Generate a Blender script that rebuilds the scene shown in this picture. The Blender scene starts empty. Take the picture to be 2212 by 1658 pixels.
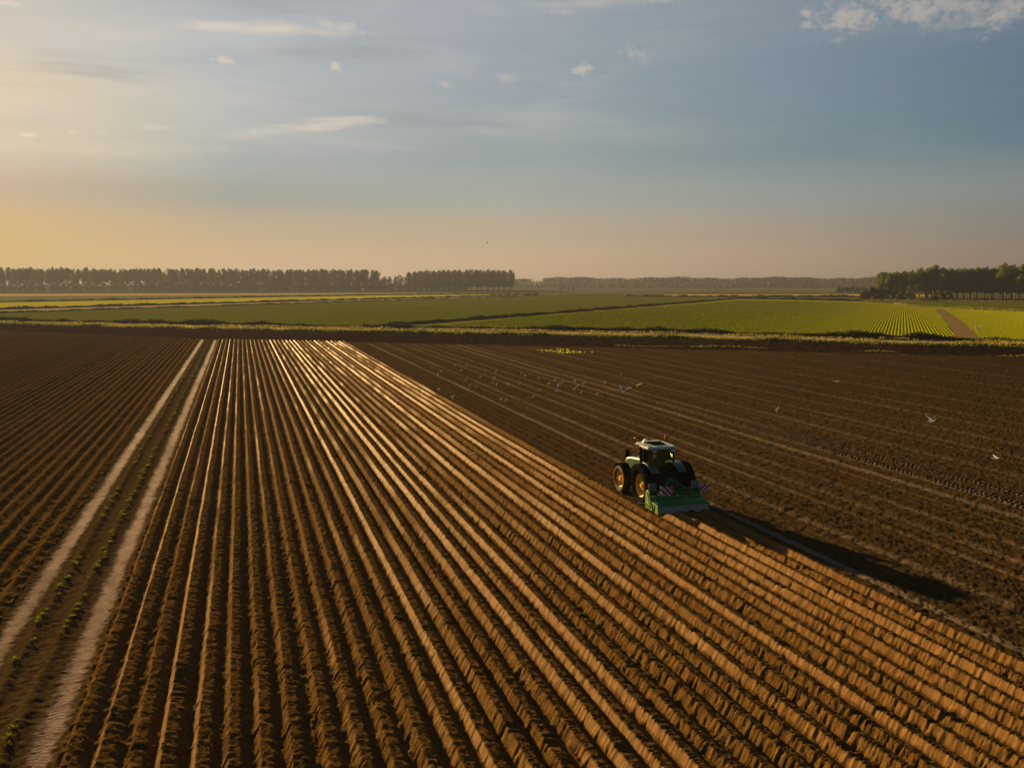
import bpy, bmesh, math, random
import numpy as np
from mathutils import Vector, Matrix, Euler

random.seed(7)
rng = np.random.default_rng(7)
scene = bpy.context.scene
COL = scene.collection

# ------------------------------------------------------------------ camera
# world: ground z=0, ridges run along +Y, X across them. Metres.
PF, PCX, PCY, PHZ, CAMH = 1937.0, 1106.0, 829.0, 610.0, 11.5     # survey camera (2212 px wide plan picture)
PITCH = math.atan((PCY - PHZ) / PF)
YAW = math.atan((PCX - 518.0) / (PF / math.cos(PITCH)))
SUN_AZ = math.radians(-13.4)
SUN_EL = math.radians(10.0)

def at(x, y, z=0.0):
    """survey point (pixels) -> ground point on the plane of height z"""
    a = (x - PCX) / PF; b = -(y - PCY) / PF
    f = math.cos(PITCH) + b * math.sin(PITCH); w = -math.sin(PITCH) + b * math.cos(PITCH)
    X = a * math.cos(YAW) + f * math.sin(YAW); Y = -a * math.sin(YAW) + f * math.cos(YAW)
    t = (z - CAMH) / w
    return Vector((X * t, Y * t, z))

cam = bpy.data.cameras.new('camera')
cam.sensor_width = 36.0
cam.lens = 36.0 * PF / 2212.0
cam.clip_start = 0.5
cam.clip_end = 30000.0
cam_o = bpy.data.objects.new('camera', cam)
COL.objects.link(cam_o)
cam_o.location = (0, 0, CAMH)
cam_o.rotation_euler = (math.pi / 2 - PITCH, 0, -YAW)
scene.camera = cam_o

# ------------------------------------------------------------------ tags and helpers
def tag(o, label=None, cat=None, group=None, kind=None):
    if label: o['label'] = label
    if cat: o['category'] = cat
    if group: o['group'] = group
    if kind: o['kind'] = kind
    return o

def empty(name, loc, rz=0.0):
    o = bpy.data.objects.new(name, None)
    o.empty_display_size = 0.3
    o.location = loc; o.rotation_euler = (0, 0, rz)
    COL.objects.link(o)
    return o

def link_mesh(name, me, mat=None, parent=None):
    if mat: me.materials.append(mat)
    o = bpy.data.objects.new(name, me)
    COL.objects.link(o)
    if parent: o.parent = parent
    return o

def np_mesh(name, verts, faces, smooth=False):
    """verts (N,3), faces (M,k) of equal size k"""
    me = bpy.data.meshes.new(name)
    verts = np.ascontiguousarray(verts, dtype=np.float32)
    faces = np.ascontiguousarray(faces, dtype=np.int32)
    n, k = faces.shape
    me.vertices.add(len(verts)); me.vertices.foreach_set('co', verts.ravel())
    me.loops.add(n * k); me.loops.foreach_set('vertex_index', faces.ravel())
    me.polygons.add(n)
    me.polygons.foreach_set('loop_start', np.arange(0, n * k, k, dtype=np.int32))
    if smooth: me.polygons.foreach_set('use_smooth', np.ones(n, dtype=bool))
    me.update(calc_edges=True)
    return me

def grid_faces(R, C):
    i = np.arange(R - 1)[:, None] * C + np.arange(C - 1)[None, :]
    i = i.ravel()
    return np.stack([i, i + 1, i + C + 1, i + C], 1)

def add_attr(me, name, arr):
    a = me.attributes.new(name, 'FLOAT', 'POINT')
    a.data.foreach_set('value', np.ascontiguousarray(arr, dtype=np.float32).ravel())

def hash2(ix, iy, seed):
    h = (ix.astype(np.int64) * 374761393 + iy.astype(np.int64) * 668265263 + seed * 974634777) & 0xffffffff
    h = ((h ^ (h >> 13)) * 1274126177) & 0xffffffff
    h = ((h ^ (h >> 16)) * 2246822519) & 0xffffffff
    return ((h ^ (h >> 15)) & 0xffffff) / float(0xffffff)

def vnoise(x, y, seed=0):
    xf = np.floor(x); yf = np.floor(y)
    fx = x - xf; fy = y - yf
    fx = fx * fx * (3 - 2 * fx); fy = fy * fy * (3 - 2 * fy)
    xi = xf.astype(np.int64); yi = yf.astype(np.int64)
    a = hash2(xi, yi, seed); b = hash2(xi + 1, yi, seed)
    c = hash2(xi, yi + 1, seed); d = hash2(xi + 1, yi + 1, seed)
    return (a * (1 - fx) + b * fx) * (1 - fy) + (c * (1 - fx) + d * fx) * fy

def fbm(x, y, seed=0, octv=3):
    s = 0; a = 0.5; t = 0
    for o in range(octv):
        s = s + a * vnoise(x * 2 ** o, y * 2 ** o, seed + o * 17); t += a; a *= 0.5
    return s / t

def sstep(a, b, x):
    t = np.clip((x - a) / (b - a), 0, 1)
    return t * t * (3 - 2 * t)

# ------------------------------------------------------------------ materials
class NT:
    def __init__(self, name):
        self.m = bpy.data.materials.new(name); self.m.use_nodes = True
        self.t = self.m.node_tree; self.t.nodes.clear()
        self.out = self.t.nodes.new('ShaderNodeOutputMaterial')
    def n(self, typ, **kw):
        nd = self.t.nodes.new(typ)
        for k, v in kw.items():
            if k.startswith('i_'):
                nd.inputs[k[2:].replace('_', ' ')].default_value = v
            else: setattr(nd, k, v)
        return nd
    def l(self, a, b): self.t.links.new(a, b)
    def val(self, v, sock):
        if hasattr(v, 'links') or isinstance(v, bpy.types.NodeSocket): self.l(v, sock)
        else: sock.default_value = v
    def math(self, op, a, b=0.0, c=None, clamp=False):
        nd = self.n('ShaderNodeMath', operation=op); nd.use_clamp = clamp
        self.val(a, nd.inputs[0]); self.val(b, nd.inputs[1])
        if c is not None: self.val(c, nd.inputs[2])
        return nd.outputs[0]
    def mix(self, f, a, b, typ='MIX'):
        nd = self.n('ShaderNodeMix', data_type='RGBA', blend_type=typ)
        self.val(f, nd.inputs[0])
        for s, v in ((nd.inputs[6], a), (nd.inputs[7], b)):
            if isinstance(v, (tuple, list)): s.default_value = (*v[:3], 1)
            else: self.l(v, s)
        return nd.outputs[2]
    def noise(self, vec, scale, detail=4.0, rough=0.55, dist=0.0):
        nd = self.n('ShaderNodeTexNoise')
        nd.inputs['Scale'].default_value = scale; nd.inputs['Detail'].default_value = detail
        nd.inputs['Roughness'].default_value = rough; nd.inputs['Distortion'].default_value = dist
        if vec is not None: self.l(vec, nd.inputs['Vector'])
        return nd.outputs['Fac']
    def ramp(self, f, lo, hi):
        nd = self.n('ShaderNodeMapRange'); nd.clamp = True
        nd.interpolation_type = 'SMOOTHSTEP'
        self.l(f, nd.inputs[0]); nd.inputs[1].default_value = lo; nd.inputs[2].default_value = hi
        return nd.outputs[0]
    def attr(self, name):
        return self.n('ShaderNodeAttribute', attribute_name=name).outputs['Fac']
    def obj(self): return self.n('ShaderNodeTexCoord').outputs['Object']
    def scaled(self, vec, s):
        nd = self.n('ShaderNodeVectorMath', operation='MULTIPLY'); self.l(vec, nd.inputs[0]); nd.inputs[1].default_value = s
        return nd.outputs[0]
    def bsdf(self, col, rough=0.9, spec=0.2, metal=0.0, normal=None, **kw):
        p = self.n('ShaderNodeBsdfPrincipled')
        if isinstance(col, (tuple, list)): p.inputs['Base Color'].default_value = (*col[:3], 1)
        else: self.l(col, p.inputs['Base Color'])
        self.val(rough, p.inputs['Roughness']); self.val(spec, p.inputs['Specular IOR Level']); self.val(metal, p.inputs['Metallic'])
        if normal is not None: self.l(normal, p.inputs['Normal'])
        for k, v in kw.items(): p.inputs[k].default_value = v
        return p
    def bump(self, h, strength=0.5, dist=0.05):
        b = self.n('ShaderNodeBump'); b.inputs['Strength'].default_value = strength; b.inputs['Distance'].default_value = dist
        self.l(h, b.inputs['Height']); return b.outputs[0]
    def done(self, shader):
        self.l(shader.outputs[0], self.out.inputs['Surface']); return self.m

def paint(name, col, rough=0.4, spec=0.5, metal=0.0, dirt=0.25, dirtcol=(0.16, 0.10, 0.06), coat=0.0):
    t = NT(name); v = t.obj()
    n = t.ramp(t.noise(v, 3.0, 6.0, 0.65), 0.45, 0.75)
    f = t.math('MULTIPLY', n, dirt)
    c = t.mix(f, col, dirtcol)
    r = t.math('ADD', rough, t.math('MULTIPLY', n, dirt * 0.6), clamp=True)
    p = t.bsdf(c, r, spec, metal)
    if coat: p.inputs['Coat Weight'].default_value = coat
    return t.done(p)

SOIL_A, SOIL_B, SOIL_C, SOIL_LIT = (0.066, 0.037, 0.0085), (0.130, 0.074, 0.0190), (0.092, 0.047, 0.0120), (0.235, 0.126, 0.036)
BARE_A, BARE_B, BARE_C, BARE_T = (0.034, 0.0225, 0.0085), (0.078, 0.0510, 0.0205), (0.054, 0.0300, 0.0095), (0.25, 0.18, 0.110)

def soil_ridge(name='ridged_soil', rg=.9, lt=1.0):
    t = NT(name); v = t.obj()
    sm = t.attr('lit_smear')
    n1 = t.noise(v, 7.0, 6.0, 0.6); n2 = t.noise(v, 0.35, 3.0)
    c = t.mix(t.ramp(n1, 0.3, 0.7), tuple(q * lt for q in SOIL_A), tuple(q * lt for q in SOIL_B))
    c = t.mix(t.math('MULTIPLY', t.ramp(n2, 0.35, 0.7), 0.5), c, SOIL_C)
    c = t.mix(t.math('MULTIPLY', sm, 0.85), c, SOIL_LIT)  # sunlit tone painted into the colour of the smeared left flanks
    nb = t.noise(v, 16.0, 6.0, 0.65)
    h = t.math('MULTIPLY', nb, t.math('SUBTRACT', 1.15, sm))
    nrm = t.bump(h, rg, 0.035)
    r = t.math('SUBTRACT', 0.95, t.math('MULTIPLY', sm, 0.25))
    return t.done(t.bsdf(c, t.math('SUBTRACT', 1.0, t.math('MULTIPLY', sm, 0.3)), t.math('MULTIPLY', sm, 0.017), normal=nrm))

def soil_flat(name='bare_soil', pale=BARE_T, gloss=0.0, bump=.10):
    t = NT(name); v = t.obj()
    tr = t.attr('track'); wd = t.attr('weed')
    n1 = t.noise(v, 5.0, 6.0, 0.65); n2 = t.noise(v, 0.12, 4.0)
    c = t.mix(t.ramp(n1, 0.3, 0.7), BARE_A, BARE_B)
    c = t.mix(t.math('MULTIPLY', t.ramp(n2, 0.4, 0.65), 0.5), c, BARE_C)
    c = t.mix(tr, c, pale)
    wn = t.math('MULTIPLY', t.ramp(t.noise(v, 2.2, 5.0, 0.7), 0.5, 0.62), wd)
    c = t.mix(wn, c, (0.022, 0.022, 0.004))
    stv = t.scaled(v, (6.0, 1.6, 6.0))
    st = t.ramp(t.noise(stv, 2.2, 4.0, 0.7), 0.63, 0.7)
    c = t.mix(t.math('MULTIPLY', st, 0.55), c, (0.17, 0.11, 0.05))
    nb = t.noise(v, 9.0, 6.0, 0.7)
    nrm = t.bump(nb, 1.0, bump)
    return t.done(t.bsdf(c, t.math('SUBTRACT', 1.0, t.math('MULTIPLY', tr, gloss)), t.math('MULTIPLY', tr, gloss), normal=nrm))

def field_mat(name, c1, c2, c3=None, scale=0.02, rowdir=None, period=1.5, rowmix=0.25, bump=0.4, grain=1.2):
    t = NT(name); v = t.obj()
    n1 = t.noise(v, grain, 5.0, 0.65); n2 = t.noise(v, scale, 5.0, 0.6)
    c = t.mix(t.ramp(n1, 0.3, 0.7), c1, c2)
    if c3: c = t.mix(t.math('MULTIPLY', t.ramp(n2, 0.45, 0.7), 0.6), c, c3)
    if rowdir is not None:
        d = t.n('ShaderNodeVectorMath', operation='DOT_PRODUCT'); t.l(v, d.inputs[0])
        d.inputs[1].default_value = (math.cos(rowdir), -math.sin(rowdir), 0)
        w = t.math('FRACT', t.math('DIVIDE', d.outputs['Value'], period))
        w = t.math('ABSOLUTE', t.math('SUBTRACT', w, 0.5))
        c = t.mix(t.math('MULTIPLY', t.ramp(w, 0.2, 0.4), rowmix), c, (0.10, 0.07, 0.03))
    nrm = t.bump(n1, bump, 0.3)
    return t.done(t.bsdf(c, 1.0, 0.0, normal=nrm))

def leaf_mat(name, c1, c2, scale=0.6, trans=0.3, var=0.25):
    t = NT(name); v = t.obj()
    n = t.ramp(t.noise(v, scale, 4.0, 0.6), 0.3, 0.7)
    c = t.mix(n, c1, c2)
    oi = t.n('ShaderNodeObjectInfo').outputs['Random']
    hs = t.n('ShaderNodeHueSaturation'); t.l(c, hs.inputs['Color'])
    t.l(t.math('ADD', 1.0 - var / 2, t.math('MULTIPLY', oi, var)), hs.inputs['Value'])
    p = t.bsdf(hs.outputs[0], 1.0, 0.0)
    tr = t.n('ShaderNodeBsdfTranslucent'); t.l(hs.outputs[0], tr.inputs['Color'])
    mx = t.n('ShaderNodeMixShader'); mx.inputs[0].default_value = trans
    t.l(p.outputs[0], mx.inputs[1]); t.l(tr.outputs[0], mx.inputs[2])
    return t.done(mx)

def bark_mat(name, c1, c2):
    t = NT(name); v = t.scaled(t.obj(), (3, 3, 0.6))
    n = t.noise(v, 3.0, 5.0)
    return t.done(t.bsdf(t.mix(n, c1, c2), 0.9, 0.1, normal=t.bump(n, 0.6, 0.1)))

# ------------------------------------------------------------------ field outline
END_U = np.array([-75, -60, -55, -5.1, 20.6, 117, 150, 190])
END_V = np.array([258, 244.5, 239.7, 191.8, 176.5, 110.6, 88, 60])
def vend(u): return np.interp(u, END_U, END_V)

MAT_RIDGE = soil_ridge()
MAT_BARE = soil_flat()
MAT_TRAM = soil_flat('tramline_soil', (0.34, 0.240, 0.185), .04, .05)
MAT_OLD = soil_ridge('old_ridged_soil', .5, 1.0)

SVALS = np.array([-.375, -.352, -.33, -.30, -.265, -.23, -.195, -.165, -.135, -.10, -.05, 0, .05, .10, .145, .185, .235, .285, .335])

def ridge_sheet(name, kmin, kmax, u0, v0f, vendf, step, svals, seed, old=False):
    """ridges of 0.75 m spacing; ridge k is centred on u0 + 0.75 k"""
    ks = np.arange(kmin, kmax + 1)
    u = (u0 + 0.75 * ks)[:, None] + svals[None, :]
    S = np.broadcast_to(svals[None, :], u.shape).ravel(); K = np.repeat(ks, len(svals)); u = u.ravel()
    u = np.append(u, u0 + 0.75 * kmax + 0.375); S = np.append(S, .375); K = np.append(K, kmax)
    va = v0f(u); vb = vendf(u)
    rows = int(np.log((vb / va).max()) / step) + 2
    tt = np.linspace(0, 1, rows)[:, None]
    V = va[None, :] * (vb / va)[None, :] ** tt
    U = np.broadcast_to(u[None, :], V.shape); S = np.broadcast_to(S[None, :], V.shape); K = np.broadcast_to(K[None, :], V.shape)
    # per ridge character
    kr = hash2(K, K * 0 + 3, seed); kr2 = hash2(K, K * 0 + 9, seed)
    off = 0.05 * (vnoise(V / 7.0, K * 3.1, seed + 1) - .5) + 0.03 * (vnoise(V / 1.6, K * 5.7, seed + 2) - .5)
    s = S + off * np.clip(1 - (np.abs(S) / .375) ** 4, 0, 1)
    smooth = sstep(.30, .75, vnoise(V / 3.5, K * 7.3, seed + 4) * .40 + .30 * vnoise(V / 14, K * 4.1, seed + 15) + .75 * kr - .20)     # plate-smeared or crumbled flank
    H = 0.300 + 0.05 * (kr2 - .5) * 1.8 + 0.05 * (vnoise(V / 5, K * 2.2, seed + 5) - .5)
    top = .145 + .03 * (kr - .5)
    if old: H = H * .74; top = top - .11; smooth = .75 + .25 * smooth
    # the gap between two passes of the machine is a little wider
    pas = np.mod(K - kmax, 4); s = s - np.where(pas == 0, -.022, np.where(pas == 1, .022, 0)) * np.clip(1 - (np.abs(S) / .375) ** 4, 0, 1)
    left = s < 0
    run = np.where(left, .155 + .05 * (kr2 - .5), .31 if old else .19)
    # ragged upper edge of the flank and lower lip
    rag = 0.05 * (vnoise(V / .13, K * 11.0 + s * 3, seed + 6) - .5) + 0.035 * (vnoise(V / .05, K * 13.0, seed + 7) - .5)
    rag = rag * np.where(left, 1.0 - .45 * smooth, .5 if old else 1.35)
    t = np.clip((top + run - np.abs(s) + rag) / run, 0, 1)
    h = H * t
    cap = t > .98
    h = h - (.12 if old else .24) * np.clip(s + top, 0, 2 * top) * t          # crest falls a little to one side
    # herringbone scales pressed by the ridging hood
    ph = V / (.105 + .03 * kr) + np.where(left, -1, 1) * s * 5.0 + 1.6 * vnoise(V / .5, U / .25, seed + 8)
    sw_ = ph % 1.0
    fl = np.where(sw_ < .82, sw_ / .82, (1 - sw_) / .18)                     # scales lean back towards the start of the run
    flm = np.where(left & ~cap, (1 - smooth) * .8 + .05, .9) * sstep(.0, .25, t) * (.6 + .8 * vnoise(V / .8, K * 23.0, seed + 14))
    h = h + (.02 if old else np.where(left & ~cap, .040, .035)) * (fl - .5) * flm
    # clods and crumbs
    cl = (fbm(U / .16, V / .16, seed + 9, 3) - .5)
    clm = np.where(left & ~cap, .30 + .80 * (1 - smooth), 1.1)
    if old: clm = clm * .6
    h = h + np.where(left & ~cap, .075, .046) * cl * clm + .024 * (vnoise(U / .045, V / .045, seed + 10) - .5) * clm
    # cracks across now and then
    ck = vnoise(V / .9, K * 17.0, seed + 11)
    crack = sstep(.90, .94, ck) * sstep(.2, .6, vnoise(V / .07, K * 19.0, seed + 12))
    h = h - .05 * crack * t
    # fallen soil in the furrow
    h = h + (1 - t) * .05 * sstep(.45, .8, vnoise(V / .3, U / .12, seed + 13))
    # ends of ridges fade into the headland
    fade = np.clip((vb[None, :] - V) / 1.2, 0, 1) * np.clip((V - va[None, :]) / .3, 0, 1) 
    h = .0 + h * fade
    if old: smooth = smooth * 0
    lit_smear = np.where(left, (0 if old else 1) * (.22 + .78 * smooth) * sstep(.05, .3, t) * (1 - sstep(.93, 1.0, t)), (.0 if old else .12) * (1 - sstep(.9, 1, t)))  # pale smear kept to sunward flanks, so sunlight is put into the soil colour
    verts = np.stack([U, V, h], -1).reshape(-1, 3)
    me = np_mesh(name, verts, grid_faces(*V.shape), smooth=False)
    add_attr(me, 'lit_smear', lit_smear)
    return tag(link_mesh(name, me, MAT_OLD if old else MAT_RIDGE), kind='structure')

U0 = -4.235                      # centre of the first ridge beside the tramline
IMP_V = 40.1                     # how far the ridging machine has come
EDGE = U0 - .375 + 32 * .75      # edge of the finished ridges (19.39)
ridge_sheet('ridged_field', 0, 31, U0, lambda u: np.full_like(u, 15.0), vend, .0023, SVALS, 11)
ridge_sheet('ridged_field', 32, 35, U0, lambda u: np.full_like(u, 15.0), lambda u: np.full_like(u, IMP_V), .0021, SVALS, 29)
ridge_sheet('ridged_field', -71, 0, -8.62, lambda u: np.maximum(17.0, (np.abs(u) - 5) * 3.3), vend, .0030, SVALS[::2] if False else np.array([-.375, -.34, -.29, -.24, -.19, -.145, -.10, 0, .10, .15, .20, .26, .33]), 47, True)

# ------------------------------------------------------------------ tramline between the ridges
def tramline():
    ua, ub = -8.62 + .375, U0 - .375
    u = np.linspace(ua, ub, 90); va = 17.0
    vb = vend(u)
    rows = 1150
    tt = np.linspace(0, 1, rows)[:, None]
    V = va * (vb / va)[None, :] ** tt
    U = np.broadcast_to(u[None, :], V.shape)
    h = .05 * (fbm(U / .2, V / .2, 71, 3) - .5)
    tr = np.zeros_like(V)
    for c, w in ((-7.66, .36), (-5.08, .36)):
        cc = c + .05 * (vnoise(V / 9, V * 0 + c, 5) - .5)
        d = np.abs(U - cc)
        inside = 1 - sstep(w - .26, w + .02, d + .20 * (vnoise(V / .13, U / .12, 72) - .5) + .10 * (vnoise(V / 1.1, U / .5, 76) - .5))
        tr = np.maximum(tr, inside)
        ph = V / .17 + (np.abs(U - cc) * 1.6) + .5 * vnoise(V / .6, U / .3, 73)
        lug = np.abs((ph % 1.0) - .5) * 2
        side = np.where(U > cc, .5, 0)
        lug = np.abs(((ph + side) % 1.0) - .5) * 2
        h = h * (1 - inside * .75) + inside * (-.024 + .0125 * sstep(.25, .75, lug))
    # two low rows that carry the plants
    for c in (-6.86, -5.93):
        h = h + .10 * np.exp(-((U - c) / .2) ** 2)
    h = h - .03
    edge = np.minimum(sstep(0, .12, U - ua), sstep(0, .12, ub - U))
    h = h * edge
    me = np_mesh('tramline', np.stack([U, V, h], -1).reshape(-1, 3), grid_faces(*V.shape))
    add_attr(me, 'track', tr * (.35 + .65 * fbm(U / .35, V / .5, 74, 3)) * (.75 + .5 * (vnoise(V / 6, U / 1.2, 75) - .5)))
    add_attr(me, 'weed', np.zeros_like(tr))
    tag(link_mesh('wheel_track', me, MAT_TRAM), kind='structure')
tramline()

# ------------------------------------------------------------------ bare field at right
LINES = [(23.2, .30, .75), (25.0, .14, .35), (26.1, .40, .40), (28.9, .22, .5), (30.6, .45, .35), (32.4, .3, .5), (34.9, .18, .3), (36.4, .5, .55), (38.4, .6, .50), (40.1, .3, .45), (42.9, .2, .3),
         (44.3, .5, .3), (47.5, .2, .3), (49.0, .5, .3), (53.0, .3, .3), (57.5, .5, .25), (61.0, .3, .3), (67.3, .6, .25), (73, .3, .25), (81, .5, .2), (90, .5, .2), (101, .6, .18)]
def bare_sheet(name, ucols, va, vb, step, seed):
    rows = int(np.log((vb / va).max()) / step) + 2
    tt = np.linspace(0, 1, rows)[:, None]
    V = va[None, :] * (vb / va)[None, :] ** tt
    U = np.broadcast_to(ucols[None, :], V.shape)
    dist = np.sqrt(U ** 2 + V ** 2)
    h = .09 * (fbm(U / .28, V / .34, seed, 4) - .5) + .045 * (vnoise(U / .09, V / .09, seed + 3) - .5)
    h = h + .02 * np.cos(2 * np.pi * U / .75)
    wob = .12 * (vnoise(V / 14, U * 0, seed + 5) - .5)
    tr = np.zeros_like(V)
    for c, w, a in LINES:
        d = np.abs(U + wob - c)
        e = 1 - sstep(w * .4, w, d)
        a_v = a * (.45 + .9 * vnoise(V / 9, V * 0 + c, seed + 6))
        tr = np.maximum(tr, e * a_v * (.4 + .6 * vnoise(U / .2, V / .3, seed + 7)))
        h = h - .03 * e + .03 * np.exp(-((d - w * 1.3) / (.1)) ** 2)
    # deep tyre prints
    for c in (38.55, 40.15):
        zone = sstep(82, 62, V) * sstep(15, 22, V)
        d = U + wob - c
        for sd in (-1, 1):
            e = np.exp(-((d - sd * .20) / .13) ** 2)
            ph = V / .34 + sd * .25
            b = np.abs((ph % 1.0) - .5) * 2
            h = h + zone * e * (.13 * sstep(.3, .7, b) - .02)
            tr = np.maximum(tr, zone * e * .35 * b)
    weed = sstep(.42, .62, fbm(U / 9, V / 16, seed + 8, 3)) * sstep(120, 60, V) * .75 * sstep(21.5, 24, U)
    weed = np.clip(weed + .55 * sstep(55, 20, V) * sstep(22.5, 24.5, U), 0, 1) * (1 - tr)
    fade = np.clip((vb[None, :] - V) / 1.0, 0, 1) * np.clip((V - va[None, :]) / .3, 0, 1)
    h = h * fade
    # loose soil thrown over the edge
    me = np_mesh(name, np.stack([U, V, h], -1).reshape(-1, 3), grid_faces(*V.shape))
    add_attr(me, 'track', tr); add_attr(me, 'weed', weed)
    return tag(link_mesh(name, me, MAT_BARE), kind='structure')

uc = [EDGE + 3.0]
while uc[-1] < 140: uc.append(uc[-1] + .0032 * max(uc[-1], 24))
uc = np.array(uc)
bare_sheet('bare_field', uc, np.maximum(14.0, uc * .78), np.maximum(vend(uc), uc * .78 + 1), .0027, 131)
ucb = np.linspace(EDGE, EDGE + 3.0, 46)
bare_sheet('bare_field', ucb, np.full_like(ucb, IMP_V + .004), vend(ucb), .0027, 137)

# ------------------------------------------------------------------ flat sheets for the country beyond
_z = [0.0]
def sheet(name, pts, mat, px=True, z=None):
    if z is None:
        _z[0] += .004; z = _z[0]
    P = [at(x, y) if px else Vector((x, y, 0)) for x, y in pts]
    bm = bmesh.new()
    vs = [bm.verts.new((p.x, p.y, z)) for p in P]
    f = bm.faces.new(vs)
    if f.normal.z < 0: f.normal_flip()
    bm.normal_update()
    if f.normal.z < 0: bmesh.ops.reverse_faces(bm, faces=[f])
    bmesh.ops.triangulate(bm, faces=bm.faces[:])
    me = bpy.data.meshes.new(name); bm.to_mesh(me); bm.free()
    return tag(link_mesh(name, me, mat), kind='structure')

M_ground = field_mat('far_grassland', (0.075, 0.085, 0.025), (0.105, 0.11, 0.035), (0.13, 0.11, 0.045), scale=.004, grain=.25)
M_dark = field_mat('dark_crop', (0.062, 0.085, 0.002), (0.105, 0.125, 0.004), (0.125, 0.108, 0.006), scale=.012, rowdir=math.radians(62), period=1.5, rowmix=.12, grain=.8)
M_bright = field_mat('bright_crop', (0.22, 0.215, 0.001), (0.32, 0.29, 0.002), (0.27, 0.21, 0.002), scale=.02, grain=1.0)
M_bright2 = field_mat('bright_strip', (0.32, 0.32, 0.006), (0.42, 0.39, 0.010), scale=.02, grain=.7)
M_dull = field_mat('dull_meadow', (0.11, 0.115, 0.032), (0.15, 0.145, 0.045), scale=.01, grain=.5)
M_gold = field_mat('ripe_corn', (0.42, 0.25, 0.07), (0.50, 0.31, 0.09), scale=.01, grain=.5)
M_path = field_mat('dirt_track', (0.30, 0.22, 0.13), (0.38, 0.28, 0.17), scale=.05, grain=.8)
M_head = field_mat('headland_soil', (0.026, 0.014, 0.006), (0.055, 0.031, 0.014), (0.045, 0.023, 0.010), scale=.06, grain=2.5, bump=1.0)
M_soilr = field_mat('crop_soil', (0.16, 0.115, 0.045), (0.23, 0.16, 0.065), scale=.05, grain=1.5)
M_verge = field_mat('verge_ground', (0.10, 0.10, 0.025), (0.17, 0.15, 0.045), scale=.08, grain=1.2)
M_darkline = field_mat('ditch_ground', (0.030, 0.032, 0.010), (0.05, 0.05, 0.015), scale=.1, grain=1.0)

me = np_mesh('ground', np.array([[-7000, -600, -.06], [7000, -600, -.06], [7000, 9000, -.06], [-7000, 9000, -.06]]), np.array([[0, 1, 2, 3]]))
tag(link_mesh('ground', me, M_ground), kind='structure')

def band(xs, top, bot):
    return [(x, y) for x, y in zip(xs, top)] + [(x, y) for x, y in reversed(list(zip(xs, bot)))]

XS = [-500, 0, 718, 1408, 1953, 2212, 2700]
Y_crop = [682, 691, 704, 714, 731, 736, 747]          # lower edge of the green crops
Y_roadT = [686.5, 696, 709, 720, 735, 740, 751]
Y_roadB = [689, 699, 712.6, 724, 738.5, 743.5, 754.5]
Y_vergeB = [692, 703, 719, 732, 748, 753, 765]
# left strips
sheet('dull_field', [(-500, 640), (0, 639), (600, 636.5), (1000, 633.5), (1161, 633), (1161, 634.5), (828, 637), (571, 641.7), (0, 652.6), (-500, 663)], M_dull)
sheet('ripe_field', [(-500, 637), (0, 634.8), (560, 634.0), (900, 632.5), (900, 633.3), (560, 636.5), (0, 639.3), (-500, 643)], M_gold)
sheet('bright_field', [(-500, 664), (0, 653.2), (571, 642.3), (828, 637.6), (1161, 635), (1161, 637), (571, 652), (0, 668), (-500, 682)], M_bright2)
sheet('dirt_path', [(-500, 682.5), (0, 669), (571, 653.2), (1161, 637.4), (1161, 639), (571, 657.3), (0, 675.4), (-500, 691)], M_path)
sheet('dark_field', [(-500, 692), (0, 676), (571, 657.8), (1161, 639.2), (1340, 634), (1500, 640.5), (1900, 641.5), (1859, 649), (1714, 646.6), (1595, 645), (1161, 679), (1106, 683.6), (844, 702), (718, 703.5), (0, 691.5), (-500, 682)][1:] if False else
      [(-20, 676.5), (571, 657.8), (1161, 639.2), (1360, 635.2), (1420, 641.5), (1880, 642), (1859, 649), (1714, 646.6), (1595, 645), (1161, 679), (1106, 683.6), (844, 702.8), (718, 704.5), (0, 691.5), (-500, 683)], M_dark)
sheet('ripe_field', [(1360, 638.2), (1480, 636.0), (1900, 636.0), (2050, 636.5), (2050, 640.5), (1870, 640.5), (1480, 640.3), (1362, 639.2)], M_gold)
BRIGHT = [(900, 705), (1161, 680.5), (1595, 646.2), (1714, 647.6), (1859, 651.5), (1929, 656), (1960, 661), (2212, 672.5), (2700, 690), (2700, 747), (2212, 736), (1953, 731), (1408, 714)]
sheet('crop_field', BRIGHT, M_bright)
sheet('dull_field', [(1859, 650), (2212, 653), (2700, 662), (2700, 688), (2212, 671), (1965, 660), (1935, 655)], M_dark)
sheet('grass_strip', [(1870, 647), (2212, 648), (2700, 652), (2700, 661), (2212, 652.5), (1862, 649.5)], M_dull)
# verge, road, headland
sheet('verge', band(XS, Y_crop, Y_vergeB), M_verge)
sheet('dirt_road', band(XS, Y_roadT, Y_roadB), M_path)
def headland():
    us = np.linspace(-75, 150, 900)
    pv = np.array([at(x, y)[:2] for x, y in zip(XS, Y_vergeB)])
    vo = np.interp(us, pv[:, 0], pv[:, 1]); vi = vend(us) - 1.2
    tt = np.linspace(0, 1, 70)[:, None]
    V = vi[None, :] * (1 - tt) + vo[None, :] * tt
    U = np.broadcast_to(us[None, :], V.shape)
    h = .22 * (fbm(U / .9, V / 1.6, 301, 3) - .5) + .10 * np.sin(2 * np.pi * (V - vo[None, :]) / 2.4) + .02
    h = h * np.clip(tt * 12, 0, 1) + .25 * tt
    me = np_mesh('headland', np.stack([U, V, h], -1).reshape(-1, 3), grid_faces(*V.shape))
    tag(link_mesh('headland_field', me, M_head), kind='structure')
headland()

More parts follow.
